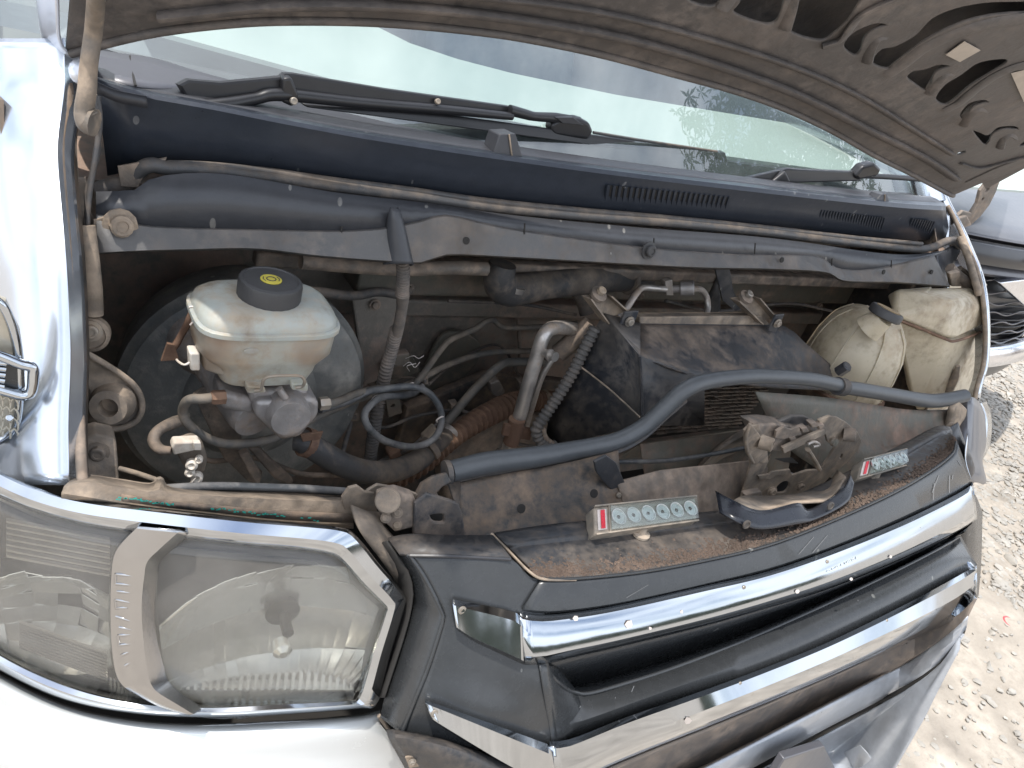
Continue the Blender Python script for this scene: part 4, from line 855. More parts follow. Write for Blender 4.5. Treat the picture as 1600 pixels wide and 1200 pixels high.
tube('lamp_rim', [(-30, 462, .196), (2, 476, .196), (22, 520, .196), (30, 575, .196), (29, 640, .196), (20, 672, .196), (-5, 690, .196), (-40, 694, .196)], .0035, 'chrome', sl_, n=60, seg=8)
# rods, cable, brackets in the channel
tube('drain_rod', [(110, 148, .40), (113, 200, .385), (115, 240, .37), (118, 284, .36)], .0028, 'bolt', VAN, n=12, seg=8)
tube('release_cable', [(152, 150, .375), (156, 190, .37), (150, 240, .36), (140, 300, .35), (135, 350, .34), (131, 400, .33), (127, 450, .31), (124, 500, .29)], .0026, 'seal', VAN, n=60, seg=8)
tube('release_cable', [(155, 150, .377), (151, 195, .368), (153, 240, .362), (136, 300, .352), (137, 350, .338), (128, 400, .332), (128, 450, .312)], .0022, 'rubber', VAN, n=60, seg=8)
plate('channel_bracket', [(104, 280, .36), (132, 281, .36), (136, 300, .36), (136, 330, .36), (150, 345, .36), (140, 400, .355), (118, 360, .355), (108, 330, .36)], .006, 'tan2', VAN, bevel=.002)
plate('bracket_hole', [(110, 322, .352), (124, 326, .352), (123, 350, .352), (111, 348, .352)], .002, 'darkvoid', VAN)
tube('damper', [(133, 352, .335), (138, 400, .325), (142, 450, .315), (144, 492, .308)], [.0085, .0092, .0098, .0098], 'tan', VAN, n=20, seg=14)
lathe('damper_mount', [(.016, 0), (.0165, .004), (.0165, .012), (.013, .014), (.0125, .012)], (145, 518, .312), (-.25, -1, .25), 'tan', VAN, 28)
bolt((143, 517, .300), .0068, VAN, (-.25, -1, .25), 'bolt', washer=True)
lb = plate('bonnet_hinge_plate', [(122, 548, .275), (140, 556, .275), (180, 580, .275), (208, 602, .275), (220, 622, .275), (221, 642, .275), (212, 658, .275), (192, 668, .275), (170, 669, .275), (140, 662, .275), (136, 640, .275), (142, 610, .275), (128, 575, .275)], .004, 'tan', VAN, bevel=.001, round_=False)
tube('rolled_rim', [(122, 547, .272), (140, 555, .272), (180, 579, .272), (208, 601, .272), (220, 622, .272), (221, 642, .272), (212, 658, .272), (192, 668, .272), (170, 670, .272), (142, 664, .272)], .0032, 'tan', lb, n=60, seg=8)
lathe('hollow_boss', [(.021, 0), (.018, .012), (.0165, .020), (.009, .021), (.0085, .004), (.0, .004)], (176, 628, .272), (-.35, -1, .35), 'tan', lb, 32)
lowb = hull('lower_bracket', slab([(131, 684, .22), (150, 678, .22), (178, 684, .22), (182, 692, .22), (187, 752, .20), (130, 752, .20)], (0, .02, 0)), 'tan', VAN, bevel=.003)
bolt((153, 706, .214), .0068, lowb, (-.2, -1, .2), 'tan')
tube('stay_rod', [(186, 732, .2), (215, 740, .19), (250, 752, .17)], .0026, 'tan', VAN, n=10, seg=8)
tube('bonnet_cable', [(255, 764, .15), (330, 760, .15), (420, 762, .15), (480, 764, .15), (540, 768, .15)], .0042, 'cable', VAN, n=20, seg=8)
# white connector on its solenoid
sen = hull('level_switch', slab([(272, 702, .24), (305, 690, .24), (320, 700, .24), (326, 720, .24), (320, 742, .24), (300, 748, .24), (286, 728, .24)], (0, .02, 0)), 'tan', VAN, bevel=.005)
hull('plug', slab([(268, 700, .228), (272, 692, .228), (312, 690, .228), (315, 702, .228), (272, 712, .228)], (0, .012, 0)), 'white', sen, bevel=.002)
hull('plug_key', slab([(302, 692, .224), (314, 692, .224), (315, 704, .224), (303, 704, .224)], (0, .006, 0)), 'white', sen, bevel=.001)
for (u, v, r) in ((300, 724, .006), (311, 716, .004), (297, 736, .005), (308, 744, .006)):
    lathe('switch_boss', [(r, 0), (r, .006), (r*.6, .008), (0, .005)], (u, v, .232), (-.3, -1, .3), 'white', sen, 16)
tube('switch_pin', [(306, 746, .225), (300, 753, .222), (296, 757, .22)], .0014, 'bolt', sen, n=4, seg=6)
tube('taped_wires', [(290, 656, .29), (272, 660, .28), (248, 672, .26), (240, 688, .25), (250, 702, .24), (268, 704, .235)], [.006, .0065, .0055, .006, .0055, .004], 'tan2', VAN, n=30, seg=10)
# ================================================================== FRONT END
# ------------------------------------------------------------------ ledge over the headlamp
def HZ(u, v, o=0): return H(u, v, o)
L0 = [(112, 752), (140, 745), (190, 752), (235, 758), (250, 748), (264, 762), (330, 768), (420, 772), (500, 776), (545, 778)]
L1 = [(100, 762), (138, 757), (190, 764), (232, 770), (250, 766), (264, 772), (330, 776), (420, 781), (500, 784), (545, 785)]
L2 = [(96, 770), (136, 775), (190, 784), (232, 790), (264, 794), (330, 801), (420, 811), (500, 816), (552, 818)]
ledge = loft('lamp_ledge', [[V((u, v, .15)) for u, v in L0], [V((u, v, .118)) for u, v in L1], [V((u, v, .112)) for u, v in L2], [V((u, v+6, .116)) for u, v in L2]], 'tan', VAN, nu=60, thick=.003, smooth=25)
loft('lamp_ledge_strip', [[V((u, v, .109)) for u, v in [(190, 772), (264, 783), (330, 789), (420, 797), (500, 801), (548, 803)]], [V((u, v, .108)) for u, v in [(190, 783), (264, 793), (330, 800), (420, 810), (500, 815), (552, 817)]]], 'brown', ledge, nu=20, thick=.001)
rnd = random.Random(5)
for (a, b, n_) in ((178, 265, 16), (325, 440, 16), (470, 500, 4)):
    for k in range(n_):
        u = a+(b-a)*(k+rnd.random())/n_; v = 778+(u-178)*.105+rnd.uniform(-2, 2)
        plate('teal_mark', [V((u, v, .1065)), V((u+rnd.uniform(3, 7), v+rnd.uniform(-1, 1.5), .1065)), V((u+rnd.uniform(2, 6), v+rnd.uniform(1.5, 3.5), .1065)), V((u-1, v+2, .1065))], .0006, 'orange', ledge, bevel=.0001) if False else None
def flecks(name, lst, m, parent, dn):
    vs = []; fs = []
    for P in lst:
        k = len(vs); vs += P; fs.append(tuple(range(k, k+len(P))))
    return raw(name, vs, fs, m, parent, 0)
fl = []
for (a, b, n_) in ((178, 268, 22), (325, 445, 24), (470, 500, 4)):
    for k in range(n_):
        u = a+(b-a)*(k+rnd.random())/n_; v = 777+(u-178)*.11+rnd.uniform(-2.2, 2.2); w_ = rnd.uniform(2, 6)
        fl.append([V((u, v, .1062)), V((u+w_, v+rnd.uniform(-1.5, 1.5), .1062)), V((u+w_*.8, v+rnd.uniform(1.2, 2.6), .1062)), V((u-1, v+1.8, .1062))])
f_ = flecks('teal_paint_marks', fl, 'orange', ledge, 0); f_['kind'] = 'stuff'
tube('ledge_hem', [V((u, v, .149)) for u, v in L0[1:]], .0022, 'tan', ledge, n=50, seg=6)
# ------------------------------------------------------------------ headlamp
# matching loops (outer / inner) of the bright frame, clockwise from the far left top
OUT = [(-160, 640), (-80, 690), (0, 738), (60, 764), (130, 782), (240, 796), (380, 812), (480, 820), (535, 826), (556, 838), (590, 880), (628, 926), (632, 948), (612, 1020), (590, 1098), (560, 1106), (460, 1114), (330, 1120), (210, 1114), (100, 1092), (0, 1046), (-80, 990), (-160, 920)]
INN = [(-160, 690), (-80, 735), (0, 776), (60, 800), (140, 820), (250, 836), (380, 850), (470, 858), (518, 866), (536, 878), (568, 914), (602, 948), (602, 958), (582, 1020), (560, 1090), (540, 1096), (450, 1100), (330, 1106), (220, 1100), (110, 1074), (0, 1024), (-80, 960), (-160, 885)]
def mixl(a, b, t): return [(p[0]*(1-t)+q[0]*t, p[1]*(1-t)+q[1]*t) for p, q in zip(a, b)]
lamp = empty_dummy = None
hous = loft('headlamp', [[H(u, v, .004) for u, v in INN], [H(u, v, .03) for u, v in INN], [H(u, v, .11) for u, v in mixl(INN, [(290, 950)]*len(INN), .12)]], 'lampin', VAN, nu=110, thick=.002, closed=True, smooth=50, label='wide hazy headlamp unit in a bright frame')
def onloop(l, o): return [H(u, v, o) for u, v in l]
frame_ = loft('chrome_frame', [onloop(OUT, .022), onloop(OUT, .002), onloop(mixl(OUT, INN, .12), -.006), onloop(mixl(OUT, INN, .55), -.011), onloop(mixl(OUT, INN, .9), -.008), onloop(INN, -.002), onloop(INN, .006)], 'chrome', hous, nu=240, thick=.0015, closed=True, smooth=28)
# lens
lg = []
for j in range(9):
    row = []
    for i in range(27):
        s, t = i/26, j/8
        u = -160+s*770; vt = 800+max(0, (200-u))*-.30*(u < 200)-(0 if u < 200 else 0)
        k = min(len(INN)-1, 0)
        # top/bottom border of the opening at this u
        def bord(pts, u):
            for a, b in zip(pts, pts[1:]):
                if a[0] <= u <= b[0]: return a[1]+(b[1]-a[1])*(u-a[0])/max(1e-6, b[0]-a[0])
            return pts[-1][1] if u > pts[-1][0] else pts[0][1]
        vt = bord(INN[:12], u); vb = bord(INN[13:][::-1]+[(602, 955)], u)
        v = vt+(vb-vt)*t
        row.append(H(u, v, .001-.010*math.sin(math.pi*t)*math.sin(math.pi*min(1, s*1.0))))
    lg.append(row)
loft('clear_lens', lg, 'lens', hous, thick=.0012, lin=True, smooth=180)
# main reflector: faceted bowl of flat flutes
RC = H(425, 950, .085); RAX = (H(440, 975, 0)-H(440, 975, .12)).normalized(); RAX = X((-.10, -1, .05)).normalized()
def bowl(name, c, ax, rx, ry, depth, cols, rows, m, parent, jit=0., cut=.12):
    xx = X((1, 0, 0)); xx = (xx-ax*ax.dot(xx)).normalized(); yy = ax.cross(xx)
    if yy.z < 0: yy = -yy
    vs = []; fs = []
    rn = random.Random(11)
    for j in range(rows+1):
        for i in range(cols+1):
            a = -1+2*i/cols; b = -1+2*j/rows
            # square -> disc
            px = a*math.sqrt(1-b*b/2); py = b*math.sqrt(1-a*a/2); r2 = px*px+py*py
            d = depth*(r2-1)
            tw = .0035*math.sin(i*math.pi) if jit == 0 else 0
            vs.append(c+xx*px*rx+yy*py*ry+ax*(d+depth))
    # separate each flute a little so that it mirrors on its own
    V2 = []; F2 = []
    W = cols+1
    for j in range(rows):
        for i in range(cols):
            q = [vs[j*W+i], vs[j*W+i+1], vs[(j+1)*W+i+1], vs[(j+1)*W+i]]
            cen = sum(q, X())/4; r = math.hypot((cen-c).dot(xx)/rx, (cen-c).dot(yy)/ry)
            if r < cut: continue
            n = (q[1]-q[0]).cross(q[3]-q[0]).normalized(); tx, ty = rn.uniform(-jit, jit), rn.uniform(-jit, jit)
            k = len(V2)
            V2 += [p+n*(tx*((p-cen).dot(xx))+ty*((p-cen).dot(yy))) for p in q]; F2.append((k, k+1, k+2, k+3))
    return raw(name, V2, F2, m, parent, 0, solid=.0008)
bw = bowl('reflector', RC, RAX, .125, .100, .048, 22, 4, 'lampref', hous, jit=.045, cut=0.)
lathe('bulb_socket', [(.016, 0), (.017, .012), (.012, .014), (.006, .016), (.0055, .040), (0, .042)], RC+X((.008, 0, .004)), RAX, 'lampdark', hous, 28)
lathe('bulb_shield', [(.008, 0), (.009, .012), (.004, .016), (0, .016)], RC+RAX*.045, RAX, 'lampref', hous, 20)
raw('reflector_shelf', [H(262, 1075, .03), H(575, 1080, .03), H(560, 1040, .085), H(280, 1045, .085)], [(0, 1, 2, 3)], 'lampref', hous, 0, solid=.002)
sh_ = [];
for k in range(26):
    u0 = 268+k*11.6; sh_.append([H(u0, 1078, .026), H(u0+5, 1078, .026), H(u0+6+4, 1046, .075), H(u0+4, 1046, .075)])
joined_boxes('shelf_flutes', sh_, (0, 0, -.003), 'lampref', hous)
# turn lamp: stacked mirrors behind the wrap-round end
TC = H(110, 935, .075)
tb_ = bowl('turn_signal_reflector', TC, X((-.55, -1, .05)).normalized(), .072, .062, .035, 7, 7, 'lampref', hous, jit=.2, cut=.1)
rb = []
for k in range(9):
    v = 1040-k*5; rb.append([H(30, v-30+k*1, .03), H(168, v+22, .03), H(168, v+24.5, .03), H(30, v-27, .03)])
joined_boxes('lens_ribs', rb, (0, .004, 0), 'lampin', hous)
rb = []
for k in range(8):
    u = 172+k*6; rb.append([H(u, 1062+k*2, .004), H(u+3, 1063+k*2, .004), H(u+3, 1094+k, .004), H(u, 1092+k, .004)])
joined_boxes('lens_flutes', rb, (0, .003, 0), 'lampin', hous)
rb = []
for k in range(7):
    v = 838+k*9; rb.append([H(10, v-24, .02), H(172, v+6, .02), H(172, v+9, .02), H(10, v-21, .02)])
joined_boxes('lens_ribs', rb, (0, .004, 0), 'lampin', hous)
loft('lamp_divider_wall', [[H(200, 850, .0), H(198, 950, 0), H(230, 1085, 0)], [H(215, 850, .09), H(215, 950, .09), H(240, 1085, .09)]], 'lampin', hous, nu=16, thick=.002)
# bright divider strap with raised lettering, clipped over the lens
C0 = [(214, 822), (190, 846), (178, 864), (173, 890), (171, 950), (173, 1010), (179, 1050), (190, 1070), (212, 1084), (250, 1104), (292, 1116)]
C1 = [(280, 829), (248, 858), (230, 877), (225, 900), (221, 950), (225, 1010), (231, 1052), (238, 1072), (250, 1084), (276, 1100), (302, 1116)]
C2 = [(298, 833), (266, 860), (248, 878), (245, 900), (245, 950), (249, 1000), (254, 1035), (259, 1060), (272, 1076), (296, 1094), (318, 1108)]
dv = loft('divider_strap', [onloop(C0, .004), onloop(mixl(C0, C1, .06), -.014), onloop(mixl(C0, C1, .5), -.019), onloop(C1, -.020), onloop(C2, -.006), onloop(C2, .004)], 'chromedust', hous, nu=70, thick=.0015, smooth=24)
n_l = 6
def text_on(name, s, a, b, hgt, m, parent, lift=.0006, depth=.0006, nrm=None, shear=0.):
    """lettering from point a to point b (world), standing proud of the surface facing the viewer"""
    cu = bpy.data.curves.new(name, 'FONT'); cu.body = s; cu.extrude = depth; cu.size = 1; cu.shear = shear
    o = bpy.data.objects.new(name, cu); COL.objects.link(o); dg = bpy.context.evaluated_depsgraph_get(); dg.update()
    me = bpy.data.meshes.new_from_object(o.evaluated_get(dg)); COL.objects.unlink(o); bpy.data.objects.remove(o)
    xs = [v.co.x for v in me.vertices]; w0, w1 = min(xs), max(xs); hs = max(v.co.y for v in me.vertices)
    ax = (b-a); ln = ax.length; ax.normalize(); n = nrm if nrm else (CAM-a).normalized(); n = (n-ax*n.dot(ax)).normalized(); up = n.cross(ax)
    for v in me.vertices:
        p = v.co.copy(); v.co = a+ax*((p.x-w0)/(w1-w0)*ln)+up*(p.y/hs*hgt)+n*(lift+p.z)
    me.materials.clear(); return link(name, me, m, parent, 20)
# the raised lettering is too worn and hazy to read in the photograph: only its strokes are built
for q in ([(181, 912), (181, 897), (212, 900)], [(181, 912), (210, 914), (211, 926), (184, 924)], [(212, 942), (181, 937), (182, 950), (200, 949)], [(182, 963), (212, 972), (211, 984), (187, 980)], [(212, 990), (185, 993), (186, 1008), (214, 1004)], [(190, 1024), (203, 1018), (216, 1006)], [(196, 1040), (207, 1034), (216, 1022)]):
    pl_ = []
    for a, b in zip(q, q[1:]): pl_ += [(a[0]+(b[0]-a[0])*t/4, a[1]+(b[1]-a[1])*t/4) for t in range(4)]
    pl_.append(q[-1])
    tube('raised_lettering', [H(u, v, -.0145-.0042*min(1, (u-176)/16)) for u, v in pl_], .0014, 'chromedust', dv, n=len(pl_)*2, seg=8)

# ------------------------------------------------------------------ bumper skin under the headlamp
def bs(x, z): return -.005+.95*max(0, -.55-x)**1.65-.10*min(.12, max(0, .70-z))
def BP(u, v, o=0): return on(u, v, lambda p: p.y-bs(p.x, p.z)-o)
B0 = [(-160, 930), (-80, 1000), (0, 1052), (100, 1100), (210, 1124), (330, 1130), (460, 1124), (560, 1116), (594, 1108)]
bump = loft('bumper', [[H(u, v, .03) for u, v in B0], [H(u, v+5, .008) for u, v in B0], [BP(u, v+22, .0) for u, v in B0], [BP(u, v+60, -.004) for u, v in [(-160, 930), (-80, 1000), (0, 1052), (100, 1100), (210, 1124), (330, 1130), (460, 1124), (570, 1116), (622, 1108)]],
      [BP(u, v+150, -.008) for u, v in [(-160, 930), (-80, 1000), (0, 1052), (100, 1100), (210, 1124), (330, 1130), (460, 1124), (590, 1116), (676, 1108)]],
      [BP(u, v+330, -.004) for u, v in [(-160, 930), (-80, 1000), (0, 1052), (100, 1100), (210, 1124), (330, 1130), (460, 1124), (630, 1116), (800, 1108)]]], 'bumper', VAN, nu=50, nv=26, thick=.003, off=1)
tube('bumper_edge', [BP(592, 1118, .001), BP(612, 1150, .001), BP(640, 1205, .001), BP(670, 1260, .001)], .0022, 'tan', bump, n=12, seg=6)

# ------------------------------------------------------------------ pillar between headlamp and grille, junction plates
loft('lamp_pillar', [[(548, 790, .10), (562, 830, .075), (600, 880, .055), (634, 930, .045), (638, 960, .045)], [(574, 800, .10), (584, 826, .075), (618, 870, .055), (642, 905, .045), (646, 950, .05)], [(600, 800, .11), (600, 822, .095), (630, 860, .085), (652, 900, .085), (655, 960, .085)]], 'tan', VAN, nu=20, nv=8, thick=.003)
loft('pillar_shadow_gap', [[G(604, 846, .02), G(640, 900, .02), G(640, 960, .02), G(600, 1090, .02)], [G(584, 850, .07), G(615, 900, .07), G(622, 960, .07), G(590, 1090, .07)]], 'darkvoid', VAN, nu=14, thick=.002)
jp = plate('junction_plate', [(536, 778, .115), (546, 764, .115), (558, 761, .115), (570, 770, .115), (584, 772, .115), (588, 800, .115), (560, 806, .115), (540, 800, .115)], .004, 'tan', VAN, bevel=.001)
plate('junction_plate', [(575, 768, .118), (590, 759, .118), (630, 766, .118), (652, 774, .118), (640, 790, .118), (585, 792, .118)], .004, 'tan', VAN, bevel=.001)
jq = hull('corner_bracket', slab([(594, 776, .098), (622, 768, .098), (648, 776, .098), (655, 800, .09), (650, 824, .085), (618, 832, .085), (600, 815, .09), (592, 794, .095)], (0, .012, 0)), 'tan2', VAN, bevel=.003)
lathe('round_plug', [(.0125, 0), (.0125, .003), (.0112, .0042), (0, .0038)], (606, 782, .093), (-.45, -.7, .5), 'tan', jq, 32)
for (u, v) in ((603, 809), (621, 801), (620, 820)): bolt((u, v, .088), .0036, jq, (-.45, -.7, .5), 'tan')
bkt = plate('grille_bracket', [(650, 786, .09), (668, 774, .09), (700, 782, .09), (716, 790, .085), (722, 806, .083), (724, 838, .08), (700, 836, .08), (650, 834, .08)], .005, 'boxtop', VAN, bevel=.002, holes=[[(669, 800, .09), (690, 798, .09), (692, 808, .09), (686, 813, .09), (672, 812, .09), (667, 806, .09)]], label='dark blue grey bracket with an oval hole')
hull('bracket_backing', slab([(660, 792, .11), (700, 792, .11), (700, 820, .10), (660, 820, .10)], (0, .01, 0)), 'darkvoid', bkt, bevel=.001)
plate('upper_arm', [(652, 772, .12), (662, 756, .125), (678, 746, .13), (700, 742, .13), (702, 752, .13), (686, 758, .13), (682, 770, .12), (690, 784, .115), (660, 790, .11), (654, 780, .115)], .006, 'brown', VAN, bevel=.002)
loft('fill_panel', [[(700, 752, .15), (720, 756, .155), (716, 790, .15)], [(716, 800, .12), (718, 820, .12), (722, 850, .11)]], 'brown', VAN, nu=8, thick=.003)

# ------------------------------------------------------------------ long rubber seal over the radiator panel
FS = [(704, 737, .16), (760, 724, .16), (830, 715, .16), (900, 703, .165), (960, 690, .165), (1004, 668, .165), (1040, 636, .165), (1072, 608, .165), (1110, 595, .17), (1180, 588, .17), (1260, 592, .17), (1312, 602, .17)]
fs_ = tube('radiator_seal', FS, [.0125, .0135, .0130, .0120, .0112, .0112, .0114, .0114, .0110, .0106, .0106, .0108], 'hose', VAN, n=140, seg=18)
lathe('seal_end', [(.0145, 0), (.0145, .006), (.006, .0065)], V((703, 738, .16)), (-1, .1, -.15), 'seal', fs_, 20)
tube('radiator_seal', [(1310, 604, .172), (1340, 608, .172), (1400, 618, .17), (1450, 626, .165), (1480, 624, .16), (1508, 618, .155)], [.0105, .0115, .012, .013, .013, .012], 'hose', VAN, n=50, seg=16)
tube('seal_joint', [(1308, 603, .17), (1318, 605, .17)], .0145, 'rubber', fs_, n=3, seg=16)
loft('seal_carrier', [[(u, v+10, y+.004) for u, v, y in FS[:8]], [(u+2, v+20, y-.004) for u, v, y in FS[:8]]], 'seal', fs_, nu=50, thick=.002)
# radiator support: dusty sloping panels
loft('radiator_panel', [[(712, 756, .155), (780, 742, .155), (880, 724, .155), (965, 704, .155)], [(716, 790, .135), (790, 786, .13), (880, 778, .125), (972, 762, .12)], [(722, 838, .105), (790, 836, .10), (880, 816, .095), (990, 806, .09)], [(724, 860, .10), (790, 846, .095), (880, 826, .09), (990, 812, .088)]], 'brown', VAN, nu=30, nv=16, thick=.003)
for (u, v) in ((917, 767), (804, 790)): lathe('panel_hole', [(.0055, 0), (.0055, .001), (.0035, .0014), (0, .0005)], V((u, v, .122))+X((0, -.012, .006)), (-.1, -.9, .6), 'darkvoid', VAN, 14)
rbm = hull('radiator_beam', [(962, 752, .125), (1032, 734, .125), (1060, 738, .125), (1180, 718, .125), (1200, 730, .125), (1196, 800, .085), (1090, 806, .085), (980, 812, .088), (985, 780, .10), (1180, 720, .17), (1000, 744, .17), (1040, 800, .12), (1180, 790, .12)], 'tan2', VAN, bevel=.006)
plate('folded_tab', [(930, 722, .125), (948, 714, .125), (962, 724, .125), (974, 752, .122), (985, 772, .118), (966, 776, .118), (944, 752, .122), (932, 736, .125)], .004, 'boxtop', VAN, bevel=.001)
for (u, v) in ((966, 773), (979, 771)): bolt((u, v, .112), .0032, VAN, (-.2, -1, .4), 'bolt', washer=False)
loft('radiator_panel', [[(1180, 612, .172), (1300, 622, .172), (1420, 640, .165), (1500, 640, .155)], [(1220, 690, .15), (1320, 690, .14), (1400, 690, .135), (1480, 668, .135)], [(1300, 748, .12), (1352, 722, .118), (1400, 704, .118), (1470, 672, .125)]], 'beam', VAN, nu=24, nv=10, thick=.003)
tube('release_rod', [(962, 722, .20), (1040, 720, .19), (1110, 710, .18), (1168, 699, .15)], .0034, 'cable', VAN, n=16, seg=8)
loft('fan_shroud', [[(1092, 726, .20), (1112, 705, .20), (1140, 684, .19), (1172, 664, .17)], [(1094, 733, .19), (1122, 708, .19), (1150, 690, .18), (1176, 676, .16)], [(1104, 740, .24), (1130, 722, .24), (1160, 700, .22), (1178, 690, .20)]], 'tan2', VAN, nu=16, nv=8, thick=.003)
loft('condenser_face', [[(1000, 694, .24), (1240, 664, .24)], [(1010, 760, .20), (1230, 740, .20)]], 'beam', VAN, nu=6, thick=.003)
hull('bay_end_bracket', slab([(1488, 640, .14), (1500, 628, .145), (1512, 640, .14), (1505, 684, .12), (1490, 690, .115), (1482, 668, .13)], (0, .01, 0)), 'tan', VAN, bevel=.003)
lathe('round_plug', [(.011, 0), (.009, .006), (0, .009)], (1484, 668, .118), (-.2, -1, .3), 'tan', VAN, 20)

# ------------------------------------------------------------------ bonnet latch
lt = plate('bonnet_latch', [(1170, 668, .09), (1185, 664, .09), (1196, 700, .09), (1200, 722, .09), (1186, 752, .09), (1190, 744, .09), (1206, 742, .09), (1234, 736, .09), (1238, 744, .09), (1262, 736, .09), (1282, 735, .09), (1298, 712, .09), (1306, 698, .09), (1294, 690, .09), (1289, 670, .09), (1280, 657, .09), (1296, 651, .09), (1308, 653, .09), (1322, 661, .09), (1340, 676, .09), (1346, 690, .09), (1340, 704, .09), (1322, 724, .09), (1300, 742, .09), (1282, 760, .09), (1272, 774, .09), (1255, 778, .09), (1222, 776, .09), (1190, 780, .09), (1158, 782, .09), (1164, 762, .09), (1174, 726, .09), (1170, 700, .09)], .004, 'tan', VAN, bevel=.001,
      holes=[[(1210, 776-6, .09), (1214, 760, .09), (1224, 752, .09), (1233, 752, .09), (1234, 760, .09), (1226, 770, .09)], [(1311, 716, .09), (1314, 709, .09), (1318, 710, .09), (1315, 717, .09)]], label='dusty pressed steel latch plate standing over the grille')
plate('latch_wing', [(1164, 672, .075), (1172, 663, .075), (1186, 680, .075), (1198, 700, .08), (1200, 722, .085), (1178, 724, .085), (1168, 708, .08), (1166, 690, .075)], .004, 'tan', lt, bevel=.0012)
tube('wing_hem', [(1172, 662, .072), (1166, 684, .072), (1168, 704, .075), (1177, 723, .08)], .0022, 'tan', lt, n=16, seg=8)
lathe('stop_bush', [(.010, 0), (.009, .016), (.006, .0165), (.0055, .006), (0, .006)], (1188, 690, .078), (.55, -1, .25), 'tan', lt, 24)
lathe('stop_bush', [(.011, 0), (.010, .016), (.0065, .0165), (.006, .006), (0, .006)], (1318, 678, .088), (.75, -1, .45), 'tan2', lt, 24)
hull('catch_body', slab([(1180, 664, .10), (1210, 662, .10), (1216, 672, .10), (1232, 668, .10), (1248, 668, .10), (1250, 676, .10), (1284, 674, .095), (1288, 680, .095), (1222, 706, .09), (1200, 704, .09)], (0, .03, -.005)), 'tan2', lt, bevel=.003)
plate('catch_top', [(1214, 674, .088), (1225, 668, .088), (1236, 672, .088), (1248, 667, .088), (1252, 679, .088), (1224, 686, .088), (1212, 684, .088)], .004, 'tan2', lt, bevel=.001)
plate('catch_lever', [(1224, 700, .08), (1270, 680, .082), (1288, 672, .084), (1290, 678, .084), (1262, 692, .082), (1226, 708, .08)], .005, 'tan', lt, bevel=.001)
for (u, v) in ((1258, 673), (1272, 665), (1284, 668), (1240, 688)): hull('catch_tooth', slab([(u-6, v-3, .086), (u+3, v-6, .086), (u+7, v+2, .086), (u-3, v+4, .086)], (0, .01, 0)), 'tan2', lt, bevel=.0015)
plate('catch_cover', [(1220, 660, .11), (1236, 652, .11), (1256, 652, .11), (1272, 660, .11), (1256, 666, .11), (1228, 668, .11)], .006, 'box', lt, bevel=.002)
tube('latch_spring', [(1262, 694, .078), (1272, 690, .078), (1280, 695, .078), (1270, 698, .078)], .0022, 'alu', lt, n=16, seg=8)
tube('cross_lever', [(1262, 702, .078), (1272, 718, .074), (1280, 733, .07)], .0055, 'tan', lt, n=6, seg=10, flat=.6)
lathe('latch_peg', [(.007, 0), (.006, .005), (0, .006)], (1302, 690, .085), (0, -1, .2), 'beam', lt, 14)
plate('latch_slot', [(1214, 718, .088), (1238, 716, .088), (1246, 724, .088), (1226, 722, .088)], .002, 'darkvoid', lt)
plate('lower_lip', [(1186, 744, .086), (1202, 742, .086), (1206, 738, .086), (1234, 734, .086), (1236, 739, .086), (1212, 743, .086), (1206, 748, .086), (1188, 749, .086)], .003, 'tan', lt)
for (u, v) in ((1206, 767), (1250, 759)): bolt((u, v, .083), .0055, lt, (-.2, -1, .1), 'tan')
hull('bumper_stop', slab([(1164, 774, .075), (1178, 770, .075), (1190, 768, .075), (1194, 780, .075), (1186, 792, .075), (1174, 784, .075)], (0, .01, 0)), 'tan2', lt, bevel=.002)
# torn black tray under the latch
loft('latch_tray', [[G(1118, 768, .062), G(1146, 783, .03), G(1175, 796, .018), G(1200, 797, .016), G(1246, 786, .016), G(1262, 797, .016), G(1295, 780, .02), G(1318, 762, .028), G(1328, 742, .045)],
                    [G(1124, 800, .03), G(1150, 815, .008), G(1178, 826, .004), G(1205, 826, .003), G(1250, 818, .003), G(1268, 814, .003), G(1300, 800, .005), G(1326, 782, .012), G(1334, 756, .03)]], 'traydark', VAN, nu=40, nv=4, thick=.003, smooth=60)
loft('tray_floor', [[G(1146, 783, .03), G(1175, 796, .018), G(1200, 797, .016), G(1246, 786, .016), G(1295, 780, .02), G(1322, 745, .045)], [G(1158, 776, .07), G(1180, 776, .07), G(1205, 776, .07), G(1250, 772, .07), G(1290, 760, .08), G(1310, 735, .09)]], 'tan', VAN, nu=24, thick=.003)
for (u, v) in ((1166, 819), (1297, 790)): lathe('rivet_ring', [(.0055, 0), (.0055, .0016), (.004, .002), (.0036, .001), (0, .001)], G(u, v, .002), (-.1, -1, .2), 'cover', VAN, 16)

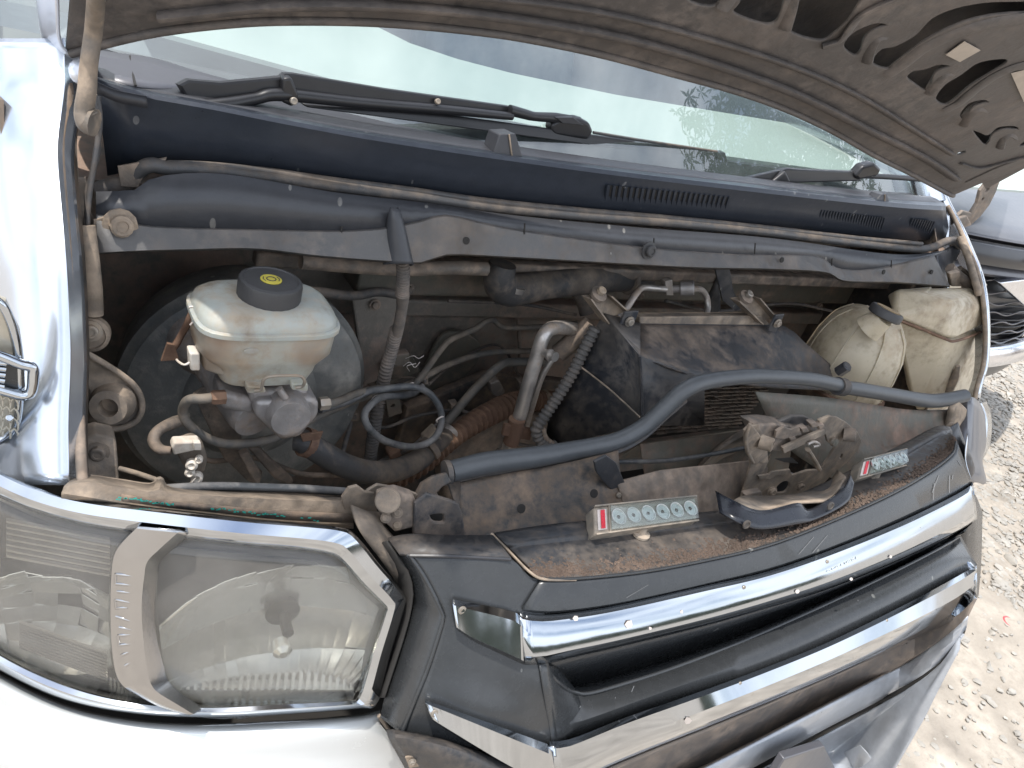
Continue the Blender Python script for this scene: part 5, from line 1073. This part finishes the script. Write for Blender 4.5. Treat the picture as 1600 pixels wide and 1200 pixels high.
# ------------------------------------------------------------------ grille
T1 = [(812, 957), (840, 962), (880, 960), (960, 948), (1100, 917), (1200, 894), (1300, 860), (1410, 815), (1490, 776), (1520, 758)]
B1 = [(820, 1037), (850, 1036), (890, 1026), (970, 1008), (1100, 976), (1200, 947), (1300, 915), (1410, 870), (1495, 828), (1526, 808)]
T2 = [(858, 1160), (885, 1158), (920, 1146), (980, 1122), (1100, 1080), (1200, 1043), (1300, 1002), (1410, 948), (1492, 904), (1526, 884)]
B2 = [(868, 1236), (900, 1226), (940, 1204), (1010, 1174), (1110, 1134), (1200, 1097), (1310, 1050), (1415, 1003), (1490, 966), (1526, 934)]
CE = [(845, 905), (900, 904), (1000, 894), (1100, 876), (1200, 852), (1300, 814), (1400, 768), (1460, 732), (1488, 708), (1494, 690)]
grl = loft('grille', [[G(u, v, .004) for u, v in CE], [G(u, v, .002) for u, v in mixl(CE, T1, .15)], [G(u, v, .002) for u, v in mixl(CE, T1, .85)], [G(u, v, .012) for u, v in T1]], 'grille', VAN, nu=60, thick=.003, smooth=30, label='glossy black grille with chrome bars, scratched and dusty')
def chromebar(T, B, name):
    rows = [[G(u, v-2, .020) for u, v in T], [G(u, v, .001) for u, v in T], [G(u, v, -.007) for u, v in mixl(T, B, .13)], [G(u, v, -.011) for u, v in mixl(T, B, .5)], [G(u, v, -.009) for u, v in mixl(T, B, .84)], [G(u, v, .003) for u, v in B], [G(u, v+2, .022) for u, v in B]]
    return loft(name, rows, 'chrome', grl, nu=70, thick=.002, smooth=24)
cb = chromebar(T1, B1, 'chrome_bar'); cb2 = chromebar(T2, B2, 'chrome_bar')
# the bars turn round the far corner
for T, B, s in ((T1, B1, 0), (T2, B2, 1)):
    a, b = T[-1], B[-1]
    loft('bar_end', [[G(a[0], a[1], .001), X((.50, .035, G(*a).z)), X((.60, .09, G(*a).z))], [G(*(mixl([a], [b], .3)[0]), -.009), X((.50, .02, (G(*a).z+G(*b).z)/2)), X((.60, .075, (G(*a).z+G(*b).z)/2))], [G(b[0], b[1], .003), X((.50, .03, G(*b).z)), X((.60, .08, G(*b).z))]], 'chrome', grl, nu=10, nv=6, thick=.002)
# near-side tapering wings of the bars
def wingplate(name, top, bot):
    r = [[G(u, v, .010) for u, v in top], [G(u, v, -.004) for u, v in top], [G(u, v, -.012) for u, v in mixl(top, bot, .18)], [G(u, v, -.010) for u, v in mixl(top, bot, .92)], [G(u, v, .004) for u, v in bot]]
    return loft(name, r, 'chrome', grl, nu=24, thick=.002, smooth=24)
wg = wingplate('bar_wing', [(706, 938), (740, 944), (800, 957), (814, 966)], [(714, 982), (740, 1000), (786, 1022), (819, 1037)])
wg2 = wingplate('bar_wing', [(664, 1096), (700, 1108), (800, 1144), (860, 1166)], [(676, 1124), (700, 1140), (790, 1196), (872, 1240)])
for (u, v, w_) in ((722, 953, wg), (679, 1114, wg2)):
    lathe('rivet', [(.0042, 0), (.0040, .0014), (.0022, .0018), (.0018, .0008), (0, .0008)], G(u, v, -.012), (-.1, -1, .2), 'bolt', w_, 18)
for (u, v) in ((1162, 918), (1436, 826), (1292, 878)): lathe('rivet', [(.0028, 0), (.0024, .0012), (0, .0016)], G(u, v, -.009), (0, -1, .3), 'bolt', cb, 12)
for (u, v) in ((1156, 1068), (1385, 970)): lathe('rivet', [(.0028, 0), (.0024, .0012), (0, .0016)], G(u, v, -.007), (0, -1, .3), 'bolt', cb2, 12)
fl = []
for (u, v, r) in ((900, 966, 5), (983, 976, 7), (1075, 1126, 6), (1016, 982, 3), (1065, 956, 3), (1246, 924, 4), (1330, 905, 3), (1392, 870, 3)):
    fl.append([G(u+r*math.cos(a)*rnd.uniform(.7, 1.1), v+r*math.sin(a)*rnd.uniform(.7, 1.1), -.0128 if r > 4 else -.012) for a in [k*1.05 for k in range(6)]])
f_ = flecks('paint_flecks', fl, 'label', cb, 0); f_['kind'] = 'stuff'
text_on('etched_number', 'KDM 048T', G(1294, 895, -.0138), G(1343, 874, -.0138), .0075, 'etch', cb, lift=.0006, depth=.0002)
# recess between the bars, ledge in front of bar 2
LD = [(900, 1082), (915, 1084), (950, 1076), (1040, 1048), (1120, 1018), (1200, 985), (1300, 940), (1400, 892), (1470, 856), (1500, 838)]
loft('grille_recess', [[G(u, v-1, .018) for u, v in B1], [G(u, v, .07) for u, v in mixl(B1, LD, .30)], [G(u, v, .078) for u, v in mixl(B1, LD, .75)], [G(u, v, .040) for u, v in LD]], 'grille', grl, nu=60, thick=.003, smooth=30)
tube('ledge_rim', [G(858, 1052, .012), G(872, 1066, .02), G(888, 1078, .032)]+[G(u, v, .037) for u, v in LD], .0022, 'grille', grl, n=60, seg=8)
loft('grille_ledge', [[G(u, v, .038) for u, v in LD], [G(u, v, .016) for u, v in mixl(LD, T2, .6)], [G(u, v, .010) for u, v in T2]], 'grille', grl, nu=60, thick=.003, smooth=40)
loft('recess_side', [[G(842, 1038, .002), G(850, 1090, .002), G(861, 1160, .004)], [G(858, 1040, .01), G(866, 1092, .008), G(880, 1156, .008)], [G(870, 1042, .05), G(900, 1082, .038), G(915, 1130, .016)]], 'grille', grl, nu=14, nv=8, thick=.002)
# near-side panel of the grille
SP = [[(640, 867), (700, 868), (760, 870), (798, 873), (826, 900), (846, 906)], [(664, 903), (715, 902), (770, 906), (812, 915), (836, 935), (850, 945)], [(690, 955), (740, 960), (790, 965), (820, 970), (840, 975), (850, 980)],
      [(686, 990), (730, 1000), (780, 1010), (820, 1020), (845, 1030), (856, 1034)], [(668, 1045), (720, 1055), (770, 1070), (820, 1085), (850, 1095), (862, 1098)], [(648, 1095), (700, 1110), (760, 1130), (820, 1150), (858, 1162), (872, 1165)], [(618, 1150), (700, 1175), (760, 1200), (820, 1230), (860, 1240), (880, 1250)]]
loft('grille_side_panel', [[G(u, v, .006) for u, v in r] for r in SP], 'grille', grl, nu=24, nv=24, thick=.003, smooth=40)
RG = [(640, 867), (664, 903), (690, 955), (692, 968), (686, 990), (668, 1045), (648, 1095), (628, 1145)]
LF = [(606, 846), (636, 893), (644, 930), (646, 945), (642, 960), (620, 1030), (602, 1092), (596, 1120)]
loft('grille_flank', [[G(u, v, .004) for u, v in RG], [G(u, v, .006) for u, v in mixl(RG, LF, .15)], [G(u, v, .030) for u, v in LF]], 'grille', grl, nu=40, thick=.003, smooth=30)
tube('flank_ridge', [G(u, v, .004) for u, v in RG], .0020, 'grille', grl, n=40, seg=8)
loft('grille_top_facet', [[G(606, 842, .035), G(640, 836, .04), G(700, 838, .045), G(770, 838, .045)], [G(624, 866, .008), G(640, 867, .004), G(700, 868, .004), G(798, 873, .004)]], 'cover', grl, nu=16, thick=.003)
tube('facet_edge', [G(640, 868, .002), G(700, 869, .002), G(798, 874, .002)], .0018, 'cowlgrey', grl, n=10, seg=6)
tube('cover_seam', [G(768, 834, .05), G(796, 862, .022), G(826, 892, .002), G(850, 905, .0), G(900, 906, .001)], .0014, 'tan', grl, n=20, seg=6)
# lower corner pod beneath the headlamp end
loft('lower_grille_corner', [[G(604, 1140, .01), G(622, 1142, .004), G(700, 1160, .0), G(800, 1196, .0), G(900, 1245, .0)], [G(612, 1158, -.002), G(640, 1160, -.012), G(720, 1180, -.014), G(800, 1220, -.012), G(890, 1270, -.01)], [G(640, 1210, -.004), G(690, 1220, -.016), G(760, 1240, -.018), G(840, 1270, -.014), G(900, 1310, -.01)], [G(680, 1290, .0), G(720, 1290, -.010), G(800, 1300, -.012), G(860, 1330, -.01), G(920, 1350, -.01)]], 'cover', grl, nu=24, nv=14, thick=.003)
pc = plate('fixing_tab', [G(634, 1184, -.014), G(650, 1181, -.014), G(656, 1197, -.014), G(640, 1200, -.014)], .002, 'tan', grl)
bolt(G(644, 1190, -.017), .0026, pc, (-.2, -1, .1), 'bolt')
# top cover with caked dirt
CR = [(772, 834), (850, 822), (930, 814), (1040, 806), (1120, 800), (1200, 792), (1330, 736), (1400, 700), (1462, 668), (1484, 668)]
cov = loft('grille_top_cover', [[G(u, v, .002) for u, v in CE], [G(u, v, .012) for u, v in mixl(CE, CR, .12)], [G(u, v, .034) for u, v in mixl(CE, CR, .42)], [G(u, v, .052) for u, v in mixl(CE, CR, .66)], [G(u, v, .056) for u, v in mixl(CE, CR, .78)], [G(u, v, .080) for u, v in CR]], 'cover', VAN, nu=70, nv=20, thick=.003, smooth=60)
tube('cover_hem', [G(u, v, .001) for u, v in CE], .0016, 'grille', cov, n=50, seg=8)
def film():
    m = bpy.data.materials.new('dirt_film'); m.use_nodes = True; t = m.node_tree; bs = t.nodes['Principled BSDF']; L = t.links.new
    tc = nn(t, 'ShaderNodeTexCoord'); n = nn(t, 'ShaderNodeTexNoise', i_Scale=22., i_Detail=8., i_Roughness=.7); L(tc.outputs['Object'], n.inputs[0])
    n2 = nn(t, 'ShaderNodeTexNoise', i_Scale=160., i_Detail=4.); L(tc.outputs['Object'], n2.inputs[0])
    at = nn(t, 'ShaderNodeAttribute', attribute_name='cake'); a = nn(t, 'ShaderNodeMath', operation='MULTIPLY_ADD', i_1=3.2, i_2=-1.75); L(n.outputs['Fac'], a.inputs[0])
    b = nn(t, 'ShaderNodeMath', operation='ADD', use_clamp=True); L(a.outputs[0], b.inputs[0]); L(at.outputs['Fac'], b.inputs[1]); L(b.outputs[0], bs.inputs['Alpha'])
    r = nn(t, 'ShaderNodeValToRGB'); r.color_ramp.elements[0].color = (.045, .036, .030, 1); r.color_ramp.elements[1].color = (.155, .112, .085, 1); r.color_ramp.elements[0].position = .35; r.color_ramp.elements[1].position = .65
    L(n2.outputs['Fac'], r.inputs[0]); L(r.outputs[0], bs.inputs['Base Color']); bs.inputs['Roughness'].default_value = .95
    bu = nn(t, 'ShaderNodeBump', i_Strength=.8, i_Distance=.004); L(n2.outputs['Fac'], bu.inputs['Height']); L(bu.outputs[0], bs.inputs['Normal'])
    return m
cvr = [[G(u, v, .002) for u, v in CE], [G(u, v, .012) for u, v in mixl(CE, CR, .12)], [G(u, v, .034) for u, v in mixl(CE, CR, .42)], [G(u, v, .052) for u, v in mixl(CE, CR, .66)], [G(u, v, .056) for u, v in mixl(CE, CR, .78)], [G(u, v, .080) for u, v in CR]]
fo = loft('dirt_layer', [[p+X((0, -.0022, .0014)) for p in r] for r in cvr], film(), cov, nu=70, nv=20, thick=0, smooth=180)
fo['kind'] = 'stuff'
ca = fo.data.attributes.new('cake', 'FLOAT', 'POINT'); nr_ = len(fo.data.vertices)//71
ca.data.foreach_set('value', [(.2 if i//71 == 0 else .75-1.9*max(0, (i//71)/(nr_-1)-.12)) for i in range(len(fo.data.vertices))])
# crumbs of dirt
vs = []; fs = []
for i in range(5200):
    s = rnd.random(); k = s*9; j = min(8, int(k)); f = k-j
    a = (CE[j][0]+(CE[j+1][0]-CE[j][0])*f, CE[j][1]+(CE[j+1][1]-CE[j][1])*f); b = (CR[j][0]+(CR[j+1][0]-CR[j][0])*f, CR[j][1]+(CR[j+1][1]-CR[j][1])*f)
    t = .04+abs(rnd.gauss(0, .15)); 
    if t > .5: continue
    dens = .5+.5*math.sin(s*23)+.4*math.sin(s*57+2)
    if rnd.random() > dens+.45: continue
    off = .002+(t/.42)*.032 if t < .42 else .034+(t-.42)/.24*.018
    p = G(a[0]+(b[0]-a[0])*t, a[1]+(b[1]-a[1])*t, off-.0012); r = rnd.choice([.0008, .001, .0013, .0018, .0026])
    k = len(vs); 
    for d in ((1, 0, 0), (-1, 0, 0), (0, 1, 0), (0, -1, 0), (0, 0, .7), (0, 0, -.7)): vs.append(p+X((d[0]*r*rnd.uniform(.6, 1.4), d[1]*r*rnd.uniform(.6, 1.4), d[2]*r)))
    fs += [(k, k+2, k+4), (k+2, k+1, k+4), (k+1, k+3, k+4), (k+3, k, k+4), (k+2, k, k+5), (k+1, k+2, k+5), (k+3, k+1, k+5), (k, k+3, k+5)]
d_ = raw('caked_dirt', vs, fs, 'dirt', cov, 0); d_['kind'] = 'stuff'
# hairline scratches on grille front
fl = []
for i in range(16):
    s = rnd.random()*8.8; j = int(s); f = s-j; low = i % 2
    A, Bq = (LD, T2) if low else (CE, T1)
    o1, o2 = (.034, .012) if low else (.0015, .0005)
    p0 = (A[j][0]+(A[j+1][0]-A[j][0])*f, A[j][1]+(A[j+1][1]-A[j][1])*f); p1 = (Bq[j][0]+(Bq[j+1][0]-Bq[j][0])*f, Bq[j][1]+(Bq[j+1][1]-Bq[j][1])*f)
    t0 = rnd.uniform(.1, .5); t1 = min(.9, t0+rnd.uniform(.1, .4)); dx = rnd.uniform(-2, 12)
    q = []
    for t, sd in ((t0, 0), (t1, dx)): q.append((p0[0]+(p1[0]-p0[0])*t+sd, p0[1]+(p1[1]-p0[1])*t, o1+(o2-o1)*t-.0016))
    a, b = q; fl.append([G(a[0], a[1], a[2]), G(a[0]+.9, a[1], a[2]), G(b[0]+.9, b[1], b[2]), G(b[0], b[1], b[2])])
f_ = flecks('scratches', fl, 'scratch', grl, 0); f_['kind'] = 'stuff'

# ------------------------------------------------------------------ air dam and lower bumper
C3 = [(880, 1330), (960, 1282), (1060, 1222), (1180, 1160), (1290, 1103), (1390, 1050), (1450, 1014), (1490, 985), (1512, 962)]
C4 = [(880, 1372), (960, 1330), (1060, 1264), (1180, 1196), (1290, 1137), (1380, 1090), (1440, 1056), (1480, 1022), (1508, 985)]
C5 = [(880, 1386), (960, 1342), (1060, 1276), (1180, 1208), (1290, 1148), (1380, 1098), (1440, 1062), (1478, 1030), (1506, 990)]
B2b = [B2[0]]+B2[2:]
dam = loft('air_dam', [[G(u, v, .016) for u, v in B2b], [G(u, v, .045) for u, v in mixl(B2b, C3, .1)], [G(u, v, .040) for u, v in mixl(B2b, C3, .92)], [G(u, v, .020) for u, v in C3]], 'shadepanel', VAN, nu=50, thick=.003, smooth=30)
loft('dam_strip', [[G(u, v, .018) for u, v in C3], [G(u, v, .012) for u, v in mixl(C3, C4, .5)], [G(u, v, .014) for u, v in C4]], 'lowbump', dam, nu=50, nv=6, thick=.003)
loft('dam_slot', [[G(u, v, .03) for u, v in C4], [G(u, v, .03) for u, v in C5]], 'darkvoid', dam, nu=40, thick=.002)
C6 = [(880, 1420), (960, 1384), (1060, 1324), (1180, 1256), (1300, 1180), (1380, 1118), (1440, 1068), (1470, 1040), (1500, 996)]
C7 = [(1000, 1500), (1080, 1440), (1160, 1380), (1260, 1296), (1340, 1224), (1392, 1168), (1434, 1112), (1462, 1066), (1500, 1008)]
C8 = [(1040, 1560), (1130, 1490), (1210, 1430), (1300, 1340), (1362, 1262), (1404, 1190), (1440, 1130), (1466, 1078), (1500, 1014)]
lb_ = loft('lower_bumper', [[G(u, v, .022) for u, v in C5], [G(u, v, .014) for u, v in mixl(C5, C6, .6)], [G(u, v, -.002) for u, v in C6], [G(u, v, -.010) for u, v in mixl(C6, C7, .5)], [G(u, v, .0) for u, v in C7], [G(u, v, .02) for u, v in C8]], 'lowbump', VAN, nu=50, nv=26, thick=.003, smooth=60)
np_ = hull('number_plate', slab([G(1226, 1186, -.02), G(1288, 1166, -.02), G(1305, 1200, -.024), G(1250, 1260, -.03), G(1180, 1260, -.03)], (0, .012, 0)), 'carpaint', VAN, bevel=.002)
hull('plate_lamp', slab([G(1330, 1190, -.012), G(1358, 1178, -.012), G(1366, 1190, -.012), G(1344, 1212, -.012)], (0, .02, 0)), 'lowbump', VAN, bevel=.003)
# far-side corner of bumper seen past the grille
loft('far_corner', [[(1500, 628, .165), (1516, 620, .16), (1530, 630, .165), (1538, 648, .18)], [(1500, 684, .11), (1512, 690, .10), (1528, 690, .11), (1540, 690, .13)], [(1498, 700, .09), (1514, 712, .08), (1530, 716, .09), (1534, 720, .11)], [(1500, 720, .06), (1518, 736, .055), (1534, 742, .06), (1540, 750, .07)], [(1506, 756, .045), (1518, 754, .045), (1528, 754, .05), (1535, 757, .06)]], 'carpaint', VAN, nu=14, nv=20, thick=.003, label='grey plastic corner at the far end of the grille')
loft('far_lamp_edge', [[(1526, 632, .20), (1536, 660, .17), (1534, 700, .14), (1524, 716, .12)], [(1540, 628, .22), (1548, 656, .19), (1545, 695, .16), (1534, 718, .13)]], 'chrome', VAN, nu=14, thick=.004)
loft('far_side_panel', [[(1500, 778, .05), (1520, 770, .05), (1534, 800, .06)], [(1500, 880, .03), (1520, 870, .03), (1532, 880, .04)], [(1494, 960, .02), (1510, 950, .02), (1528, 930, .03)]], 'grille', VAN, nu=10, nv=10, thick=.003)
loft('cover_corner', [[(1488, 706, .075), (1478, 676, .10), (1496, 660, .11)], [(1508, 756, .045), (1516, 720, .06), (1506, 690, .09)], [(1516, 762, .045), (1524, 740, .06), (1512, 700, .085)]], 'cover', VAN, nu=12, nv=8, thick=.003)

# ------------------------------------------------------------------ LED light bars
def ledbar(name, TL, TR, BR, BL, endw, n, label):
    tl, tr, br, bl = [V(x) for x in (TL, TR, BR, BL)]
    nrm = (tr-tl).cross(tl-bl).normalized()
    if nrm.dot(CAM-tl) < 0: nrm = -nrm
    b = hull(name, [tl, tr, br, bl, tl-nrm*.020, tr-nrm*.020, br-nrm*.018, bl-nrm*.018], 'ledbody', VAN, bevel=.0025, label=label)
    def at(s, t, o): return tl.lerp(tr, s).lerp(bl.lerp(br, s), t)+nrm*o
    e = endw
    raw('lamp_face', [at(e, .12, .0006), at(.985, .12, .0006), at(.985, .88, .0006), at(e, .88, .0006)], [(0, 1, 2, 3)], 'ledface', b, 0, solid=.001)
    plate('end_label', [at(.03, .14, .001), at(e-.03, .14, .001), at(e-.03, .84, .001), at(.03, .84, .001)], .001, 'label', b)
    for k in range(6): plate('red_print', [at(e*.40, .18+k*.11, .0022), at(e*.62, .18+k*.11, .0022), at(e*.62, .255+k*.11, .0022), at(e*.40, .255+k*.11, .0022)], .0006, 'red', b)
    R = min((bl-tl).length*.30, (tr-tl).length*.86/n*.43)
    for k in range(n):
        c = at(e+(.985-e)*(k+.5)/n, .5, .0012)
        lathe('led_reflector', [(R, .0), (R, .0015), (R*.92, .0015), (R*.80, -.0005), (R*.45, -.0015), (0, -.002)], c+nrm*.002, nrm, 'reflect', b, 28)
        lathe('led', [(R*.26, 0), (R*.24, .001), (0, .0018)], c+nrm*.0014, nrm, 'lampdark', b, 14)
    for s in (0, 1):
        raw('frame_edge', [at(0, s, 0), at(1, s, 0), at(1, s, .003), at(0, s, .003)], [(0, 1, 2, 3)], 'ledbody', b, 0, solid=.0016)
    tube('frame_edge', [at(e, 0, .001), at(e, 1, .001)], .0012, 'ledbody', b, n=3, seg=6)
    raw('clear_cover', [at(e, .06, .0042), at(.99, .06, .0042), at(.99, .94, .0042), at(e, .94, .0042)], [(0, 1, 2, 3)], 'ledglass', b, 0, solid=.001)
    ft = lathe('mounting_foot', [(.010, 0), (.010, .003), (.005, .004), (.004, .012)], at(.48, 1.0, -.008)+X((0, 0, -.006)), (0, 0, 1), 'ledbody', b, 20)
    return b
ledbar('light_bar', G(928, 792, .058), G(1087, 776, .062), G(1090, 814, .040), G(930, 836, .036), .135, 6, 'dusty light bar with six clear lenses above the left part of the grille')
ledbar('light_bar', G(1348, 719, .052), G(1415, 702, .056), G(1414, 728, .036), G(1340, 749, .034), .20, 6, 'dusty light bar beyond the latch, seen nearly edge on')

# ================================================================== PARKED CAR BEYOND THE VAN
CTH = R_(8); CC = X((2.62, .845, 0))
CAR = empty('car', (CC.x, CC.y+1.9, 0), 'dark grey car parked beyond the van with wavy mesh grille and chrome lip', 'car')
def K(a, b, z): return X((CC.x+a*math.cos(CTH)-b*math.sin(CTH), CC.y+a*math.sin(CTH)+b*math.cos(CTH), z))
def zc(v): return V((1572, v, .80)).z
def cb_(a, k=.10): return k*(a/.86)**2*1.6
AS = [-.86, -.7, -.5, -.3, -.1, .1, .3, .5, .7, .86]
def crow(z, b=0, k=.10, s=1.): return [K(a*s, b+cb_(a, k), z) for a in AS]
zh, zb0, zb1, zg0, zg1, zl = zc(385), zc(392), zc(422), zc(440), zc(545), zc(572)
cbody = loft('car_body', [crow(zg0, .0), crow(zg0+.012, -.01), crow(zb1, .0)], 'carpaint', CAR, nu=30, thick=.003)
loft('bonnet_edge_trim', [crow(zb1, .02), crow(zb1+.004, -.025), crow((zb0+zb1)/2, -.035), crow(zb0, -.02), crow(zb0, .02)], 'carblack', cbody, nu=30, nv=10, thick=.003)
hp = V((1567, 403, .80)); lathe('trim_hole', [(.012, 0), (.012, .006), (.008, .006), (0, .002)], K(-.47, .025, hp.z)+X((0, -.03, 0)), (0, -1, 0), 'label', cbody, 18)
loft('bonnet', [crow(zh, .01), crow(zh+.03, .12, .08), crow(zh+.07, .45, .05, .97), crow(zh+.10, .85, .02, .92)], 'carpaint', CAR, nu=30, nv=16, thick=.003)
cg = loft('car_windscreen', [crow(zh+.085, .86, .04, .90), crow(zh+.48, 1.50, .03, .72)], 'glass', CAR, nu=20, thick=0)
tube('car_wiper', [K(-.6, .84, zh+.12), K(-.1, .85, zh+.13), K(.3, .86, zh+.12)], .008, 'blade', CAR, n=10, seg=8)
loft('car_roof', [crow(zh+.48, 1.50, .03, .72), crow(zh+.55, 2.2, .02, .70), crow(zh+.42, 3.2, -.02, .68)], 'carpaint', CAR, nu=20, nv=8, thick=.003)
loft('car_interior', [crow(zh+.05, .95, .0, .85), crow(zh+.05, 3.0, 0, .85)], 'inter', CAR, nu=6, thick=.003)
for s in (-1, 1):
    loft('car_side', [[K(.86*s, .18, .22), K(.88*s, 1.2, .20), K(.88*s, 3.8, .22)], [K(.86*s, .2, .6), K(.9*s, 1.2, .6), K(.88*s, 3.9, .6)], [K(.83*s, .2, zh), K(.86*s, 1.2, zh+.08), K(.84*s, 3.8, zh+.05)]], 'carpaint', CAR, nu=12, nv=8, thick=.003)
    for b in (.75, 3.1):
        wh = lathe('wheel', [(.31, 0), (.325, .03), (.325, .18), (.31, .20), (.20, .20), (.19, .17), (0, .16)], K(.72*s, b, .325), (math.cos(CTH)*s, math.sin(CTH)*s, 0), 'tyre', CAR, 36)
    hlp = hull('car_headlamp', [K(.60*s, .05, zg0-.02), K(.84*s, .16, zg0+.02), K(.84*s, .18, zg0-.09), K(.62*s, .05, zg0-.11), K(.6*s, .12, zg0-.02), K(.84*s, .3, zg0)], 'sidelens', CAR, bevel=.01)
loft('grille_backing', [crow(zg0, .05), crow(zg1, .07)], 'carblack', cbody, nu=20, thick=.003)
nrow = 7
for k in range(nrow):
    z = zg0-.02+(zg1-zg0+.03)*k/(nrow-1); pts = []
    for i in range(60):
        a = -.56+i*.019; d = .007*math.sin(i*.55+k*math.pi)
        pts.append(K(a, .01+cb_(a), z+d))
    tube('grille_wave_bar', pts, .003, 'carpaint', cbody, n=118, seg=6)
for k in range(10):
    z = zg0-.01+(zg1-zg0+.01)*k/9; loft('grille_slat', [crow(z, .025, s=.66), crow(z-.006, .045, s=.66)], 'carblack', cbody, nu=14, thick=.003)
hull('chrome_wing', slab([V((1562, 442, .80)), V((1600, 437, .80)), V((1618, 440, .80)), V((1622, 486, .80)), V((1602, 478, .80)), V((1580, 458, .80))], (0, .03, 0)), 'carchrome', cbody, bevel=.004)
loft('chrome_lip', [crow(zg1-.0, .02), crow(zg1-.008, -.02), crow(zl+.006, -.03), crow(zl, .0)], 'carchrome', cbody, nu=30, nv=8, thick=.003)
loft('car_lower_bumper', [crow(zl, .02), crow(zl-.10, .03), crow(zl-.16, .10)], 'carblack', cbody, nu=20, nv=6, thick=.003)
raw('underbody', [K(-.8, .25, .24), K(.8, .25, .24), K(.8, 3.8, .24), K(-.8, 3.8, .24)], [(0, 1, 2, 3)], 'darkvoid', CAR, 0, solid=.01)

# ================================================================== TREE (its crown is seen mirrored in the windscreen)
def tree():
    d = ray(1365, 205); nrm = X((0, -.70, .714)).normalized(); r = d-nrm*2*d.dot(nrm); r.normalize()
    p = V((1365, 205, .50)); c = p+r*7.6
    tr = empty('tree', (c.x+.5, c.y-.2, 0), 'leafy green tree standing in front of the van, mirrored in its windscreen', 'tree')
    base = X((c.x+.5, c.y-.2, 0))
    mt = mat('bark', (.12, .09, .07), .9, dust=.1, bump=.8); ml = mat('tree_leaf', (.035, .075, .022), .45, dust=-.3, bump=0, var=.4, scale=3.)
    tk = tube('trunk', [base, base+X((-.05, .02, 1.4)), base+X((-.2, .08, 2.8)), c+X((.2, -.05, -.9)), c+X((.05, 0, -.2))], [.16, .13, .11, .08, .04], mt, tr, n=30, seg=12)
    rn = random.Random(9); vs = []; fs = []; tips = []
    for k in range(11):
        a = rn.uniform(0, 6.28); e = rn.uniform(-.1, .9); L_ = rn.uniform(.9, 1.5)
        t = c+X((math.cos(a)*math.cos(e)*L_, math.sin(a)*math.cos(e)*L_, math.sin(e)*L_*.8-.2))
        s = c+X((.1, 0, rn.uniform(-1., -.2)))
        tube('limb', [s, s.lerp(t, .5)+X((0, 0, -.08)), t], [.035, .02, .008], mt, tr, n=10, seg=7)
        tips.append((s, t))
    for k in range(1350):
        if k < 330: s, t = rn.choice(tips); p = s.lerp(t, rn.uniform(.45, 1.08))+X((rn.gauss(0, .22), rn.gauss(0, .22), rn.gauss(0, .18)))
        else:
            while True:
                q = X((rn.uniform(-1, 1), rn.uniform(-1, 1), rn.uniform(-1, 1)))
                if .3 < q.length < 1: break
            p = c+X((q.x*1.75, q.y*1.75, q.z*1.5))+X((.25*math.sin(q.y*7), .2*math.sin(q.x*8), .15*math.sin(q.x*9)))
        nl = rn.randint(6, 9); ax = X((rn.gauss(0, .5), rn.gauss(0, .5), 1)).normalized(); x = ax.orthogonal().normalized(); y = ax.cross(x)
        for i in range(nl):
            a = 6.28*i/nl+rn.uniform(-.3, .3); dr = (x*math.cos(a)+y*math.sin(a)+ax*rn.uniform(-.4, .5)).normalized(); L_ = rn.uniform(.11, .19); w_ = L_*.12
            sd = dr.cross(ax).normalized()*w_; dn = X((0, 0, -L_*.25)); k0 = len(vs)
            vs.extend([p, p+dr*L_*.45+sd, p+dr*L_+dn, p+dr*L_*.45-sd]); fs.append((k0, k0+1, k0+2, k0+3))
    cr_ = raw('crown', vs, fs, ml, tr, 0); cr_['kind'] = 'stuff'
tree()

def added_hedge():  # invented leafy screen out of view, added to darken the chrome reflections
    hd = empty('added_hedge', (0, -24, 0), 'added dark green leafy screen, unseen, put there to darken the chrome reflections', 'added_hedge')
    ml = mat('added_hedge_leaf', (.045, .055, .035), .6, dust=-.3, bump=0, var=.4, scale=3.)
    rn = random.Random(4)
    for side in range(2):
        vs = []; fs = []
        n = 90; m = 10
        for j in range(m+1):
            for i in range(n+1):
                x = -30+60*i/n; a = math.pi*j/m
                hgt = 2.6+.35*math.sin(x*1.3)+.2*math.sin(x*3.1+1)
                q = X((x, -24-.9*math.cos(a)*(1 if side == 0 else .8)+rn.uniform(-.06, .06), hgt*min(1, math.sin(a)*1.25)+rn.uniform(-.06, .06)))
                vs.append(q)
        fs = [(j*(n+1)+i, j*(n+1)+i+1, (j+1)*(n+1)+i+1, (j+1)*(n+1)+i) for j in range(m) for i in range(n)]
        if side == 0: raw('added_hedge_core', vs, fs, ml, hd, 180)
    vs = []; fs = []
    for k in range(9000):
        x = rn.uniform(-30, 30); a = rn.uniform(0, math.pi*.7); hgt = 2.6+.35*math.sin(x*1.3)+.2*math.sin(x*3.1+1)
        p = X((x, -24+.95*math.cos(a), hgt*min(1, math.sin(a)*1.25)))+X((0, rn.uniform(0, .2), rn.uniform(0, .2)))
        d = X((rn.gauss(0, 1), rn.gauss(0, 1), rn.gauss(0, 1))).normalized()*.09; e = d.orthogonal().normalized()*.04; k0 = len(vs)
        vs += [p, p+d*.5+e, p+d, p+d*.5-e]; fs.append((k0, k0+1, k0+2, k0+3))
    o = raw('added_hedge_leaves', vs, fs, ml, hd, 0); o['kind'] = 'stuff'
added_hedge()
